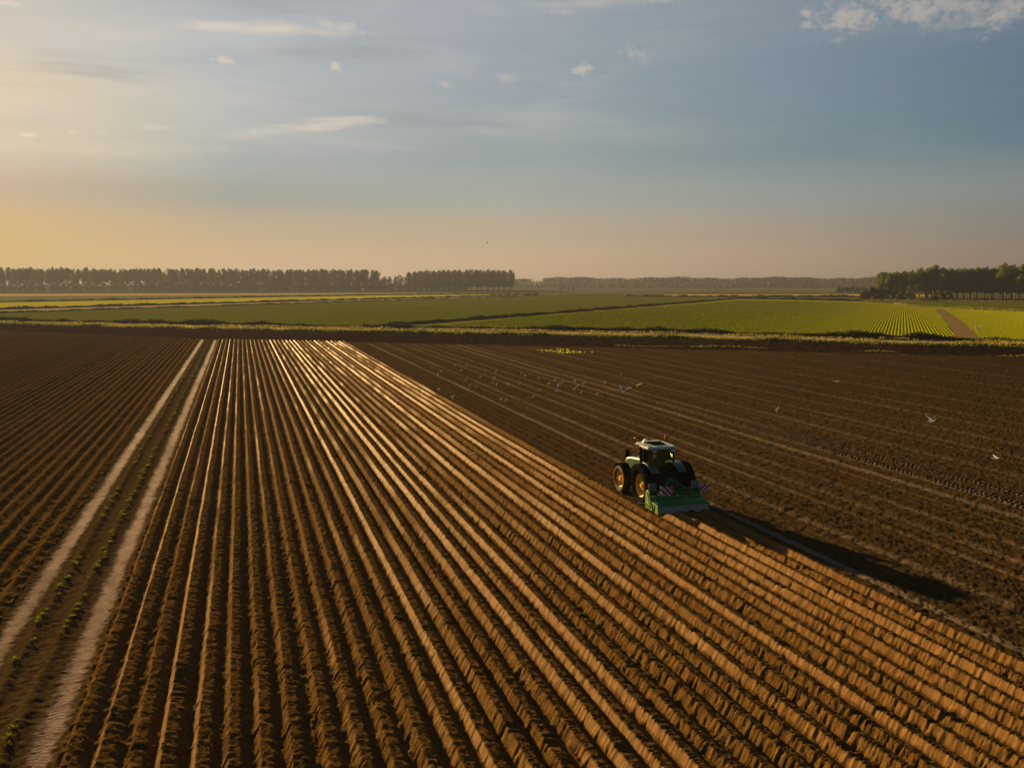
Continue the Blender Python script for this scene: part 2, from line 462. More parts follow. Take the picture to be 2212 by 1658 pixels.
# ruts in the crop
def rut(name, pts, wid, mat):
    P = [at(*p) for p in pts]
    L = []; R = []
    for i, p in enumerate(P):
        a = P[max(i - 1, 0)]; b = P[min(i + 1, len(P) - 1)]
        d = (b - a).normalized(); n = Vector((-d.y, d.x, 0)) * wid / 2
        L.append(p + n); R.append(p - n)
    return sheet(name, [(p.x, p.y) for p in L + R[::-1]], mat, px=False)
for dx in (-4, 4):
    rut('field_track', [(1696 + dx * 2.2, 718), (1780 + dx * 1.3, 686), (1864 + dx, 656.5)], .9, M_soilr)
for dx in (-4, 4):
    rut('field_track', [(1367 + dx * 2, 711), (1470 + dx, 692.5), (1559 + dx, 678)], .5, M_soilr)
BROWN = [(2020, 667.5), (2040, 668.5), (2062, 682), (2092, 706), (2118, 731), (2066, 729), (2050, 705), (2035, 685)]
sheet('bare_strip', BROWN, M_soilr)

# ------------------------------------------------------------------ crop rows (real low ridges of leaves)
RD = YAW + math.atan((1950 - 1106) / 1949.0)
M_crop = leaf_mat('crop_leaves', (0.35, 0.40, 0.0005), (0.48, 0.50, 0.001), scale=.5, trans=.5, var=0.0)
def crop_rows():
    poly = [at(*p)[:2] for p in [(925, 704), (1161, 682.5), (1595, 648.5), (1714, 649.6), (1859, 653.5), (1929, 658), (1960, 663), (2212, 674), (2560, 688), (2560, 738), (2212, 731), (1953, 726), (1408, 710)]]
    brown = [at(*p)[:2] for p in BROWN]
    d = np.array([math.sin(RD), math.cos(RD)]); nrm = np.array([math.cos(RD), -math.sin(RD)])
    def spans(pl, p):
        xs = []
        for i in range(len(pl)):
            a = np.array(pl[i]); b = np.array(pl[(i + 1) % len(pl)])
            pa, pb = a @ nrm - p, b @ nrm - p
            if (pa < 0) != (pb < 0):
                t = pa / (pa - pb); q = a + (b - a) * t; xs.append(q @ d)
        xs.sort(); return [(xs[i], xs[i + 1]) for i in range(0, len(xs) - 1, 2)]
    ps = [np.array(q) @ nrm for q in poly]
    V = []; F = []; base = 0
    p = min(ps) + .3
    while p < max(ps):
        for a, b in spans(poly, p):
            cuts = [(a, b)]
            for ba, bb in spans(brown, p):
                nc = []
                for x, y in cuts:
                    if bb < x or ba > y: nc.append((x, y))
                    else:
                        if ba > x: nc.append((x, ba))
                        if bb < y: nc.append((bb, y))
                cuts = nc
            for a2, b2 in cuts:
                if b2 - a2 < 2: continue
                n = int((b2 - a2) / .8) + 2
                s = np.linspace(a2, b2, n)
                sp = p + 0 * s
                w = .28 * (.6 + .8 * vnoise(s / 1.1, sp * 3.7, 401))
                hh = .065 * (.45 + 1.1 * vnoise(s / .9, sp * 5.1, 402)) * sstep(.08, .2, vnoise(s / 2.3, sp * 1.3, 403))
                jit = .05 * (vnoise(s / .7, sp * 2.2, 404) - .5)
                pts = []
                for off, hz in ((-1, 0), (-.45, .85), (.1, 1.0), (.6, .75), (1, 0)):
                    q = s[:, None] * d[None, :] + (p + jit + off * w)[:, None] * nrm[None, :]
                    pts.append(np.column_stack([q, .03 + hz * hh]))
                blk = np.stack(pts, 1).reshape(-1, 3)
                V.append(blk); F.append(grid_faces(n, 5) + base); base += len(blk)
        p += .75
    me = np_mesh('crop_rows', np.vstack(V), np.vstack(F))
    tag(link_mesh('crop_foliage', me, M_crop), 'bright green leafy crop in straight rows', None, None, 'stuff')
crop_rows()

# ------------------------------------------------------------------ grass strips and reeds
def blades(name, pts, mat, dens, hmin, hmax, width, spread, label, seed, gaps=(), bend=.5, px=True, zbase=0.0, patchy=None):
    """tufts of grass along a polyline, spread metres to both sides"""
    r = np.random.default_rng(seed)
    P = np.array([at(*p)[:2] for p in pts]) if px else np.array(pts, dtype=float)
    seg = np.diff(P, axis=0); L = np.hypot(seg[:, 0], seg[:, 1]); cum = np.concatenate([[0], np.cumsum(L)])
    n = int(cum[-1] * dens)
    s = np.sort(r.uniform(0, cum[-1], n))
    x = np.interp(s, cum, P[:, 0]); y = np.interp(s, cum, P[:, 1])
    i = np.clip(np.searchsorted(cum, s) - 1, 0, len(L) - 1)
    nx = -seg[i, 1] / L[i]; ny = seg[i, 0] / L[i]
    o = r.normal(0, .5, n) * spread
    x = x + nx * o; y = y + ny * o
    hmod = .55 + .9 * vnoise(s / 4.0, s * 0 + seed, seed) 
    if patchy: hmod = hmod * sstep(patchy - .12, patchy + .12, vnoise(s / 11.0, s * 0 + 5, seed + 2))
    keep = hmod > .12
    x, y, hmod, o = x[keep], y[keep], hmod[keep], o[keep]; n = len(x)
    h = r.uniform(hmin, hmax, n) * hmod
    B = 3
    ang = r.uniform(0, 2 * np.pi, (n, B)); w = width * r.uniform(.5, 1.3, (n, B)); ln = r.uniform(-bend, bend, (n, B, 2))
    hh = h[:, None] * r.uniform(.6, 1.1, (n, B))
    cx = x[:, None] + r.normal(0, .12, (n, B)); cy = y[:, None] + r.normal(0, .12, (n, B))
    dx = np.cos(ang) * w / 2; dy = np.sin(ang) * w / 2
    a = np.stack([cx - dx, cy - dy, np.full_like(cx, zbase)], -1); b = np.stack([cx + dx, cy + dy, np.full_like(cx, zbase)], -1)
    m1 = np.stack([cx + dx * .8 + ln[..., 0] * hh * .5, cy + dy * .8 + ln[..., 1] * hh * .5, zbase + hh * .7], -1)
    m2 = np.stack([cx - dx * .5 + ln[..., 0] * hh, cy - dy * .5 + ln[..., 1] * hh, zbase + hh], -1)
    V = np.stack([a, b, m1, m2], 2).reshape(-1, 3)
    F = np.arange(len(V)).reshape(-1, 4)
    me = np_mesh(name, V, F)
    return tag(link_mesh(name, me, mat), label, None, None, 'stuff')

M_grassY = leaf_mat('dry_verge_grass', (0.19, 0.165, 0.035), (0.30, 0.25, 0.065), scale=.5, trans=.45)
M_grassG = leaf_mat('green_verge_grass', (0.08, 0.10, 0.014), (0.14, 0.15, 0.025), scale=.4, trans=.35)
M_reed = leaf_mat('ditch_reed', (0.030, 0.036, 0.010), (0.060, 0.062, 0.016), scale=.4, trans=.2)
M_weed = leaf_mat('weed_leaf', (0.16, 0.20, 0.006), (0.26, 0.28, 0.012), scale=4, trans=.65)
mid = lambda a, b, f: [p * (1 - f) + q * f for p, q in zip(a, b)]
PX = lambda ys: list(zip(XS, ys))
blades('verge_grass', PX(mid(Y_roadB, Y_vergeB, .35)), M_grassY, 40, .25, .6, .35, 2.6, 'dry sunlit grass along the near side of the dirt road', 51)
blades('verge_grass', PX(mid(Y_roadB, Y_vergeB, .85)), M_grassG, 38, .35, .85, .4, 1.8, 'rough green grass on the bank above the dark headland', 52)
blades('verge_grass', PX(mid(Y_crop, Y_roadT, .9)), M_grassY, 14, .2, .5, .3, 1.6, 'pale grass on the far side of the dirt road', 53)
blades('ditch_vegetation', PX(mid(Y_crop, Y_roadT, .45)), M_reed, 46, .6, 1.25, .5, 1.5, 'dark reeds and nettles along the roadside ditch', 54, patchy=.34)
blades('crop_edge_grass', PX(mid(Y_crop, Y_roadT, .02)), M_grassG, 18, .3, .7, .4, 1.5, 'yellow green grass along the edge of the crops', 55)
# ditches between the far fields
blades('ditch_vegetation', [(844, 702), (1106, 683.9), (1161, 679.6), (1595, 645.4)], M_reed, 16, .4, .95, .9, .9, 'dark ditch vegetation between the dark and the bright green crop', 56)
blades('ditch_vegetation', [(1595, 645.4), (1714, 647), (1859, 650)], M_reed, 12, .7, 1.3, .9, 1.4, 'dark ditch vegetation along the far side of the bright crop', 57)
blades('ditch_vegetation', [(-300, 659), (0, 652.9), (571, 642), (828, 637.3), (1161, 634.8)], M_reed, 5, .7, 1.2, 1.6, 1.8, 'dark grassy ditch line across the far meadows', 58)
blades('ditch_vegetation', [(-300, 677), (0, 668.4), (571, 652.4), (1161, 637.2)], M_reed, 7, .6, 1.1, 1.4, 1.0, 'dark grass strip beside the pale dirt path', 59)
blades('ditch_vegetation', [(-300, 685), (0, 675.8), (571, 657.6), (1161, 639.2), (1340, 635.5)], M_grassG, 6, .4, .8, 1.2, 1.2, 'grass along the near side of the pale dirt path', 60)
blades('ditch_vegetation', [(1355, 640.2), (1480, 641), (1880, 641.3)], M_reed, 5, .9, 1.5, 2.0, 1.5, 'dark ditch line below the golden field', 61)
blades('ditch_vegetation', [(1935, 655.5), (1965, 660.5), (2212, 671.5), (2600, 684)], M_grassY, 10, .25, .6, .8, 1.2, 'tall dry grass between the two fields by the wood', 62)
blades('ditch_vegetation', [(1870, 649), (2212, 651), (2600, 656)], M_grassY, 8, .3, .7, 1.0, 3.0, 'tall dry grass at the foot of the wood', 63)
blades('weeds', [(at(x, y)[0], at(x, y)[1]) for x, y in [(1330, 748), (1500, 750), (1750, 756), (1953, 762), (2212, 770), (2400, 776)]], M_grassG, 16, .15, .4, .35, 1.4, 'green weeds along the end of the bare field', 64, px=False, patchy=.4)
blades('weeds', [(at(x, y)[0], at(x, y)[1]) for x, y in [(1180, 756), (1212, 759), (1242, 763)]], M_weed, 9, .08, .24, .2, 3.2, 'patch of yellow green weeds on the bare field', 65, px=False)

# ------------------------------------------------------------------ trees
def leaf_cloud(name, centres, radii, n, size, seed, squash=1.0):
    """many leaf-sized quads scattered through clumps (centres, radii)"""
    r = np.random.default_rng(seed)
    C = np.array(centres); R = np.array(radii)
    w = R ** 2; idx = r.choice(len(C), n, p=w / w.sum())
    d = r.normal(0, 1, (n, 3)); d /= np.linalg.norm(d, axis=1)[:, None]
    rad = r.uniform(.35, 1.0, n) ** .6
    P = C[idx] + d * (R[idx] * rad)[:, None] * np.array([1, 1, squash])
    a = r.normal(0, 1, (n, 3)); a /= np.linalg.norm(a, axis=1)[:, None]
    b = np.cross(a, r.normal(0, 1, (n, 3))); b /= np.linalg.norm(b, axis=1)[:, None]
    s = size * r.uniform(.6, 1.3, n)[:, None]
    a = a * s * .5; b = b * s * .35
    V = np.stack([P - a, P + b, P + a, P - b], 1).reshape(-1, 3)
    return np_mesh(name, V, np.arange(4 * n).reshape(-1, 4))

def trunk_mesh(name, h, r0, limbs, seed):
    r = random.Random(seed)
    V = []; F = []
    def tube(pts, rads, n=6):
        b = len(V)
        for p, q in zip(pts, rads):
            for i in range(n):
                a = 2 * math.pi * i / n
                V.append((p[0] + q * math.cos(a), p[1] + q * math.sin(a), p[2]))
        for k in range(len(pts) - 1):
            for i in range(n):
                j = (i + 1) % n
                F.append((b + k * n + i, b + k * n + j, b + (k + 1) * n + j, b + (k + 1) * n + i))
    pts = [(0, 0, -.2)]; x = y = 0
    for k in range(1, 8):
        x += r.uniform(-.06, .06) * h / 10; y += r.uniform(-.06, .06) * h / 10
        pts.append((x, y, h * k / 7))
    tube(pts, [r0 * 1.3] + [r0 * (1 - .82 * k / 7) for k in range(1, 8)])
    for _ in range(limbs):
        t = r.uniform(.3, .85); i = int(t * 7); p = pts[i]
        a = r.uniform(0, 6.28); L = h * r.uniform(.10, .2) * (1.2 - t)
        e = (p[0] + math.cos(a) * L, p[1] + math.sin(a) * L, p[2] + L * r.uniform(.7, 1.5))
        m = tuple((u + v) / 2 + (.0 if k < 2 else -.1 * L) for k, (u, v) in enumerate(zip(p, e)))
        q = r0 * (1 - .8 * t) * .5
        tube([p, m, e], [q, q * .7, q * .25], 5)
    return np_mesh(name, np.array(V), np.array(F), smooth=True)

def poplar_clumps(h, bare, rad, n, seed, taper=.6):
    r = random.Random(seed); C = []; R = []
    for i in range(n):
        t = (i + r.random()) / n
        z = bare + (h - bare) * (.03 + .95 * t)
        env = rad * max(.22, 1 - abs(2 * t - .95) ** 5) ** taper
        a = r.uniform(0, 6.28); q = env * math.sqrt(r.random()) * .75
        C.append((q * math.cos(a), q * math.sin(a), z)); R.append(max(.5, env * r.uniform(.34, .58)))
    C.append((0, 0, h - .6)); R.append(.6)
    return C, R

def round_clumps(h, rad, n, seed, low=.15):
    r = random.Random(seed); C = []; R = []
    for i in range(n):
        a = r.uniform(0, 6.28); t = r.random()
        z = h * (low + (.95 - low) * t)
        e = rad * math.sqrt(max(.05, 1 - ((t - .4) / .62) ** 2))
        q = e * math.sqrt(r.random()) * .85
        C.append((q * math.cos(a), q * math.sin(a), z)); R.append(rad * r.uniform(.22, .42))
    return C, R

M_leafF = leaf_mat('poplar_leaf', (0.040, 0.048, 0.014), (0.075, 0.080, 0.022), scale=.25, trans=.3)
M_leafR = leaf_mat('wood_leaf', (0.070, 0.096, 0.008), (0.160, 0.185, 0.018), scale=.35, trans=.5)
M_leafB = leaf_mat('bush_leaf', (0.024, 0.030, 0.008), (0.050, 0.058, 0.014), scale=.4, trans=.2)
M_bark = bark_mat('bark', (0.07, 0.055, 0.04), (0.14, 0.115, 0.085))

def make_tree(name, label, cat, group, crown_me, trunk_me, leafm):
    t = empty(name, (0, 0, 0)); tag(t, label, cat, group)
    tm = link_mesh('trunk', trunk_me, None, t); cm = link_mesh('crown', crown_me, None, t)
    if not trunk_me.materials: trunk_me.materials.append(M_bark)
    if not crown_me.materials: crown_me.materials.append(leafm)
    return t

def dup(root, loc, rz=0.0, sc=(1, 1, 1), label=None, group=None):
    r = root.copy(); COL.objects.link(r); r.location = loc; r.rotation_euler = (0, 0, rz); r.scale = sc
    if label: r['label'] = label
    if group: r['group'] = group
    for ch in root.children:
        c = ch.copy(); COL.objects.link(c); c.parent = r
        for g in ch.children:
            k = g.copy(); COL.objects.link(k); k.parent = c
    return r

class Species:
    """a few crown shapes; every call places one more tree"""
    def __init__(self, name, cat, variants, leafm):
        self.name, self.cat, self.leafm, self.variants = name, cat, leafm, variants
        self.first = [None] * len(variants)
    def place(self, k, loc, rz, sc, label, group):
        k %= len(self.variants)
        if self.first[k] is None:
            cm, tm = self.variants[k]
            t = make_tree(self.name, label, self.cat, group, cm, tm, self.leafm)
            t.location = loc; t.rotation_euler = (0, 0, rz); t.scale = sc
            self.first[k] = t; return t
        return dup(self.first[k], loc, rz, sc, label, group)

def pop_var(seed, h, bare, rad, n, nl, size, limbs=5, r0=.3, taper=.6):
    C, R = poplar_clumps(h, bare, rad, n, seed, taper)
    return leaf_cloud('crown', C, R, nl, size, seed), trunk_mesh('trunk', h * .93, r0, limbs, seed)
def rnd_var(seed, h, rad, n, nl, size, low=.15, r0=.25, limbs=4):
    C, R = round_clumps(h, rad, n, seed, low)
    return leaf_cloud('crown', C, R, nl, size, seed), trunk_mesh('trunk', h * .7, r0, limbs, seed)

far_poplar = Species('poplar_tree', 'tree', [pop_var(500 + i, 29, 9 + 2 * (i % 3), 4.8, 32, 1500, 1.15, 5, .38) for i in range(5)], M_leafF)
under_tree = Species('understory_tree', 'tree', [rnd_var(520 + i, 15, 6.5, 20, 1100, 1.25, .06) for i in range(4)], M_leafF)
dome_tree = Species('broadleaf_tree', 'tree', [pop_var(540 + i, 26, 4, 5.2, 34, 1500, 1.15, 5, .38) for i in range(4)], M_leafF)
small_tree = Species('small_tree', 'tree', [rnd_var(560 + i, 8.5, 3.2, 10, 420, .9, .25) for i in range(3)], M_leafF)
wood_poplar = Species('poplar_tree', 'tree', [pop_var(580 + i, 23, 4.2 + (i % 2), 4.1, 46, 5200, .62, 9, .34, .5) for i in range(6)], M_leafR)
dark_bush = Species('bush', 'bush', [rnd_var(600 + i, 8.5, 5.0, 18, 2200, .6, .05) for i in range(3)], M_leafB)

R1 = random.Random(3)
def along(pts, step):
    P = [at(*p) for p in pts]; out = []
    for a, b in zip(P[:-1], P[1:]):
        n = max(1, int((b - a).length / step))
        out += [a + (b - a) * ((i + .5) / n) for i in range(n)]
    return out
G1 = 'tall poplars in the hazy row behind the fields at left'
L1 = 'tall hazy poplar with a bare trunk in the long row behind the fields at left'
for i, p in enumerate(along([(-120, 630.6), (300, 629.6), (820, 628.6)], 5.6)):
    if i and R1.random() < .03: continue
    s = R1.uniform(.95, 1.05) * (1.02 - .04 * (p.x + 300) / 500)
    far_poplar.place(i * 3 + R1.randint(0, 1), p + Vector((R1.uniform(-1.5, 1.5), R1.uniform(-2, 2), 0)), R1.uniform(0, 6), (s * R1.uniform(.85, 1.15),) * 2 + (s,), L1, G1)
for i, p in enumerate(along([(-120, 628.8), (300, 628.2), (800, 627.4)], 7.5)):
    s = R1.uniform(.86, 1.06)
    far_poplar.place(i, p + Vector((R1.uniform(-3, 3), R1.uniform(-6, 6), 0)), R1.uniform(0, 6), (s * 1.1, s * 1.1, s), 'hazy poplar in the second row of the long wood at left', 'poplars behind the front row at left')
for i, p in enumerate(along([(-120, 628.0), (300, 627.6), (838, 627.2)], 6.0)):
    s = R1.uniform(.95, 1.4) * (.72 if p.x < -120 else 1.0)
    under_tree.place(i, p + Vector((R1.uniform(-3, 3), R1.uniform(-5, 5), 0)), R1.uniform(0, 6), (s * 1.15, s * 1.15, s), 'low hazy tree filling the gaps between the poplar trunks at left', 'undergrowth trees in the wood at left')
# lower trees in the gap, then the domed wood
for i, p in enumerate(along([(825, 628), (905, 628)], 7)):
    s = R1.uniform(.78, .86) if i % 2 else R1.uniform(.68, .78)
    dome_tree.place(i, p + Vector((0, R1.uniform(-6, 6), 0)), R1.uniform(0, 6), (s * 1.1, s * 1.1, s), 'lower hazy tree in the dip between the long wood and the domed wood', 'lower trees beside the domed wood')
for row, yy in enumerate((628.6, 627.6, 626.6)):
    for i, p in enumerate(along([(880, yy), (1000, yy), (1108, yy)], 7.4)):
        t = (i + .5) / 27
        d = math.sin(math.pi * min(1, max(.0, t * .80 + .17))) ** .55
        s = (.80 + .42 * d) * R1.uniform(.95, 1.05) * .92
        dome_tree.place(i + row, p + Vector((R1.uniform(-2, 2), R1.uniform(-4, 4), 0)), R1.uniform(0, 6), (s * 1.05, s * 1.05, s), 'hazy dark tree in the domed wood at the middle of the horizon', 'trees of the domed wood')
for i, p in enumerate(along([(840, 629), (1010, 629.3)], 9)):
    s = R1.uniform(.55, .9)
    under_tree.place(i, p, R1.uniform(0, 6), (s * 1.2, s * 1.2, s), 'low bush at the foot of the domed wood', 'bushes at the foot of the domed wood')
# far wood on the horizon, one mass
def far_wood():
    C = []; R = []
    r = random.Random(9)
    xs = np.arange(1095, 1935, 1.6)
    for x in xs:
        for y in (621.6, 621.0):
            p = at(x, y)
            top = 20.5 + 1.5 * math.sin(x / 37) + 1.0 * math.sin(x / 11.0) + (2.0 if x > 1200 else 0)
            if 1148 < x < 1172: top = 13 + (x % 7) * .4
            for z in (.16, .4, .62, .84):
                C.append((p.x + r.uniform(-2, 2), p.y + r.uniform(-4, 4), top * z)); R.append(top * r.uniform(.12, .19))
    me = leaf_cloud('far_woods', C, R, 120000, 1.6, 77)
    tag(link_mesh('far_woods', me, M_leafF), 'long low hazy wood along the horizon', None, None, 'stuff')
far_wood()
ORD = 'first second third fourth fifth sixth seventh eighth ninth tenth eleventh twelfth thirteenth fourteenth fifteenth sixteenth seventeenth eighteenth nineteenth twentieth twenty-first twenty-second twenty-third twenty-fourth twenty-fifth twenty-sixth twenty-seventh twenty-eighth twenty-ninth thirtieth'.split()
SM = [1125, 1141, 1150, 1162, 1175, 1187, 1247, 1263, 1280, 1298, 1316, 1324, 1351, 1375, 1427, 1452, 1462, 1516, 1572, 1587, 1598, 1650, 1668, 1690, 1705, 1740, 1768]
for i, x in enumerate(SM):
    s = R1.uniform(.7, 1.1)
    small_tree.place(i, at(x, 623.2), R1.uniform(0, 6), (s, s, s), f'small round tree before the far wood, {ORD[i]} to the right of the domed wood', 'small trees before the far wood')
for i, (x, y, s, wd) in enumerate([(1211, 628.3, .95, 'largest and leftmost'), (1218, 625.6, 1.0, 'tallest rear one'), (1228, 628, .55, 'lowest middle one'), (1239, 628, .75, 'rightmost')]):
    small_tree.place(i, at(x, y), R1.uniform(0, 6), (s * 1.1, s * 1.1, s), f'round bush in the green field, {wd} of the clump of four', 'clump of bushes in the far field')
for i, (x, y, s) in enumerate([(1812, 631.8, .75), (1826, 632, .85), (1840, 631.8, .8), (1852, 631.5, .7), (1866, 631.0, .8)]):
    dark_bush.place(i, at(x, y), R1.uniform(0, 6), (s * 1.3, s * 1.3, s), f'low hazy bush left of the right-hand wood, {ORD[i]} from its free end', 'hazy hedge bushes before the right-hand wood')
# the wood at right
WX = [(1905, 645, .86), (1919, 645.3, .84), (1934, 645.3, .86), (1950, 645.5, .9), (1968, 645.5, .92), (1986, 645.6, .98), (2003, 645.8, 1.0), (2019, 646, 1.06), (2036, 646, 1.0), (2052, 646.3, .98), (2067, 646.3, .97), (2083, 646.6, .95),
      (2096, 646.8, .98), (2111, 647, .99), (2127, 647.2, 1.0), (2143, 647.5, .97), (2165, 648.3, 1.10), (2184, 648.5, 1.04), (2203, 649, 1.07), (2224, 649.4, 1.03), (2246, 650, 1.05), (2270, 650.5, 1.04), (2296, 651, 1.1)]
for i, (x, y, s) in enumerate(WX):
    s *= .955
    wood_poplar.place(i, at(x, y), R1.uniform(0, 6), (s * 1.02, s * 1.02, s), f'leafy poplar in the front row of the right-hand wood, {ORD[i]} from its bushy end', 'front row poplars of the right-hand wood')
for row, (yy, st) in enumerate(((643.6, 13), (642.2, 13))):
    x = 1900 + row * 7
    while x < 2330:
        s = R1.uniform(.86, .98) * (.98 if x > 2000 else .9)
        if row == 0 and abs(x - 2020) < 8: s = 1.05
        wood_poplar.place(R1.randint(0, 5), at(x, yy + (x - 1900) * .008), R1.uniform(0, 6), (s, s, s), 'poplar standing behind the front row of the right-hand wood', 'poplars inside the right-hand wood')
        x += st
BU = [(1864, 646, .62), (1874, 647.4, .9), (1888, 647.6, 1.02), (1902, 647.6, 1.08), (1917, 647.6, .98), (1932, 647.3, .8), (1948, 647, .75), (1966, 647, .7), (2004, 647.3, .7), (2020, 647.3, .62), (2036, 647.6, .8), (2051, 647.6, .62)]
for i, (x, y, s) in enumerate(BU):
    dark_bush.place(i, at(x, y), R1.uniform(0, 6), (s * .95, s * .95, s * .95), f'dark bush at the foot of the right-hand wood, {ORD[i]} from its free end', 'dark bushes at the foot of the right-hand wood')

# ------------------------------------------------------------------ mesh builder for machines
class MB:
    def __init__(self): self.v = []; self.f = []
    def add(self, vs, fs):
        b = len(self.v); self.v += [tuple(p) for p in vs]; self.f += [tuple(b + i for i in f) for f in fs]; return self
    def box(self, c, s, rot=None):
        x, y, z = (q / 2 for q in s)
        vs = [Vector(p) for p in ((-x, -y, -z), (x, -y, -z), (x, y, -z), (-x, y, -z), (-x, -y, z), (x, -y, z), (x, y, z), (-x, y, z))]
        if rot: 
            m = Euler(rot).to_matrix(); vs = [m @ p for p in vs]
        vs = [p + Vector(c) for p in vs]
        return self.add(vs, [(0, 3, 2, 1), (4, 5, 6, 7), (0, 1, 5, 4), (1, 2, 6, 5), (2, 3, 7, 6), (3, 0, 4, 7)])
    def prism(self, prof, x0, x1):
        """profile of (y, z) points run along X"""
        n = len(prof)
        vs = [(x0, y, z) for y, z in prof] + [(x1, y, z) for y, z in prof]
        fs = [tuple(range(n)), tuple(range(2 * n - 1, n - 1, -1))] + [(i, i + n, (i + 1) % n + n, (i + 1) % n) for i in range(n)]
        return self.add(vs, fs)
    def strip(self, prof, x0, x1, th=.03):
        """open profile, given thickness"""
        up = []
        for i, (y, z) in enumerate(prof):
            a = Vector(prof[max(0, i - 1)]); b = Vector(prof[min(len(prof) - 1, i + 1)]); d = (b - a).normalized()
            up.append((y - d.y * th, z + d.x * th))
        return self.prism(list(prof) + up[::-1], x0, x1)
    def tube(self, pts, r, n=8, cap=True):
        pts = [Vector(p) for p in pts]; vs = []; fs = []
        rr = r if isinstance(r, (list, tuple)) else [r] * len(pts)
        up = Vector((0, 0, 1))
        for i, p in enumerate(pts):
            d = (pts[min(i + 1, len(pts) - 1)] - pts[max(i - 1, 0)]).normalized()
            a = d.cross(up if abs(d.z) < .95 else Vector((1, 0, 0))).normalized(); b = d.cross(a)
            for k in range(n):
                t = 2 * math.pi * k / n; vs.append(p + (a * math.cos(t) + b * math.sin(t)) * rr[i])
        for i in range(len(pts) - 1):
            for k in range(n):
                j = (k + 1) % n; fs.append((i * n + k, i * n + j, (i + 1) * n + j, (i + 1) * n + k))
        if cap: fs += [tuple(range(n))[::-1], tuple(range((len(pts) - 1) * n, len(pts) * n))]
        return self.add(vs, fs)
    def lathe(self, prof, c, n=40, axis='X', closed=True):
        """profile of (radius, offset along axis)"""
        vs = []; fs = []; m = len(prof)
        for k in range(n):
            t = 2 * math.pi * k / n
            for r, o in prof:
                p = (o, r * math.cos(t), r * math.sin(t)) if axis == 'X' else (r * math.cos(t), r * math.sin(t), o)
                vs.append(Vector(p) + Vector(c))
        for k in range(n):
            j = (k + 1) % n
            for i in range(m if closed else m - 1):
                q = (i + 1) % m; fs.append((k * m + i, k * m + q, j * m + q, j * m + i))
        return self.add(vs, fs)
    def build(self, name, mat, parent=None, bevel=0.0, smooth=False):
        me = bpy.data.meshes.new(name); me.from_pydata(self.v, [], self.f)
        bm = bmesh.new(); bm.from_mesh(me); bmesh.ops.recalc_face_normals(bm, faces=bm.faces[:]); bm.to_mesh(me); bm.free()
        if smooth: me.polygons.foreach_set('use_smooth', [True] * len(me.polygons))
        o = link_mesh(name, me, mat, parent)
        if bevel:
            b = o.modifiers.new('bevel', 'BEVEL'); b.width = bevel; b.segments = 2; b.limit_method = 'ANGLE'; b.angle_limit = math.radians(40)
        return o

P_green = paint('green_paint', (0.022, 0.105, 0.018), .3, .5, coat=.3)
P_green2 = paint('machine_green', (0.016, 0.19, 0.014), .4, .3, dirt=.25, coat=.1)
P_green3 = paint('side_green', (0.13, 0.27, 0.015), .4, .5, dirt=.2)
P_yellow = paint('rim_yellow', (0.70, 0.42, 0.02), .4, .5, dirt=.3)
P_black = paint('black_plastic', (0.010, 0.010, 0.011), .95, .0, dirt=.04)
P_frame = paint('cab_frame', (0.012, 0.012, 0.012), .35, .5, dirt=.1)
P_rubber = paint('rubber', (0.014, 0.013, 0.012), 1.0, .0, dirt=.25)
P_rubber2 = paint('dusty_rubber', (0.10, 0.07, 0.03), .9, .1, dirt=.8, dirtcol=(0.42, 0.26, 0.09))
P_iron = paint('cast_iron', (0.03, 0.03, 0.028), .6, .4, dirt=.4)
P_roof = paint('roof_paint', (0.36, 0.42, 0.26), .35, .5, dirt=.15)
P_cream = paint('cream_plastic', (0.75, 0.68, 0.48), .4, .5, dirt=.15)
P_steel = paint('bare_steel', (0.30, 0.32, 0.24), .5, .4, .2, dirt=.4)
P_grey = paint('grey_plastic', (0.20, 0.22, 0.20), .5, .4, dirt=.2)
P_white = paint('white_paint', (0.78, 0.78, 0.74), .4, .5, dirt=.1)
def lens(name, col):
    t = NT(name); v = t.obj()
    c = t.mix(t.noise(v, 20, 2), col, tuple(q * .7 for q in col))
    p = t.bsdf(c, .15, .6); p.inputs['Transmission Weight'].default_value = .25
    return t.done(p)
P_orange = lens('amber_lens', (0.85, 0.13, 0.015))
P_red = lens('red_lens', (0.7, 0.03, 0.02))
def glass_mat():
    t = NT('tinted_glass')
    g = t.n('ShaderNodeBsdfGlossy'); g.inputs['Roughness'].default_value = .02
    tr = t.n('ShaderNodeBsdfTransparent'); tr.inputs['Color'].default_value = (.55, .60, .48, 1)
    fr = t.n('ShaderNodeFresnel'); fr.inputs['IOR'].default_value = 1.5
    n = t.noise(t.obj(), 2.0, 3.0)
    f = t.math('ADD', fr.outputs[0], t.math('MULTIPLY', n, .04), clamp=True)
    mx = t.n('ShaderNodeMixShader'); t.l(f, mx.inputs[0]); t.l(tr.outputs[0], mx.inputs[1]); t.l(g.outputs[0], mx.inputs[2])
    return t.done(mx)
P_glass = glass_mat()
def stripes():
    t = NT('warning_stripes'); s = t.n('ShaderNodeSeparateXYZ'); t.l(t.obj(), s.inputs[0])
    a = t.math('ADD', s.outputs['X'], t.math('MULTIPLY', s.outputs['Z'], -1.0))
    a = t.math('ADD', a, s.outputs['Y'])
    f = t.math('GREATER_THAN', t.math('FRACT', t.math('MULTIPLY', a, 3.6)), .5)
    n = t.ramp(t.noise(t.obj(), 9, 4), .5, .8)
    c = t.mix(f, (0.75, 0.70, 0.68), (0.42, 0.02, 0.025)); c = t.mix(t.math('MULTIPLY', n, .25), c, (.2, .13, .08))
    return t.done(t.bsdf(c, .4, .4))
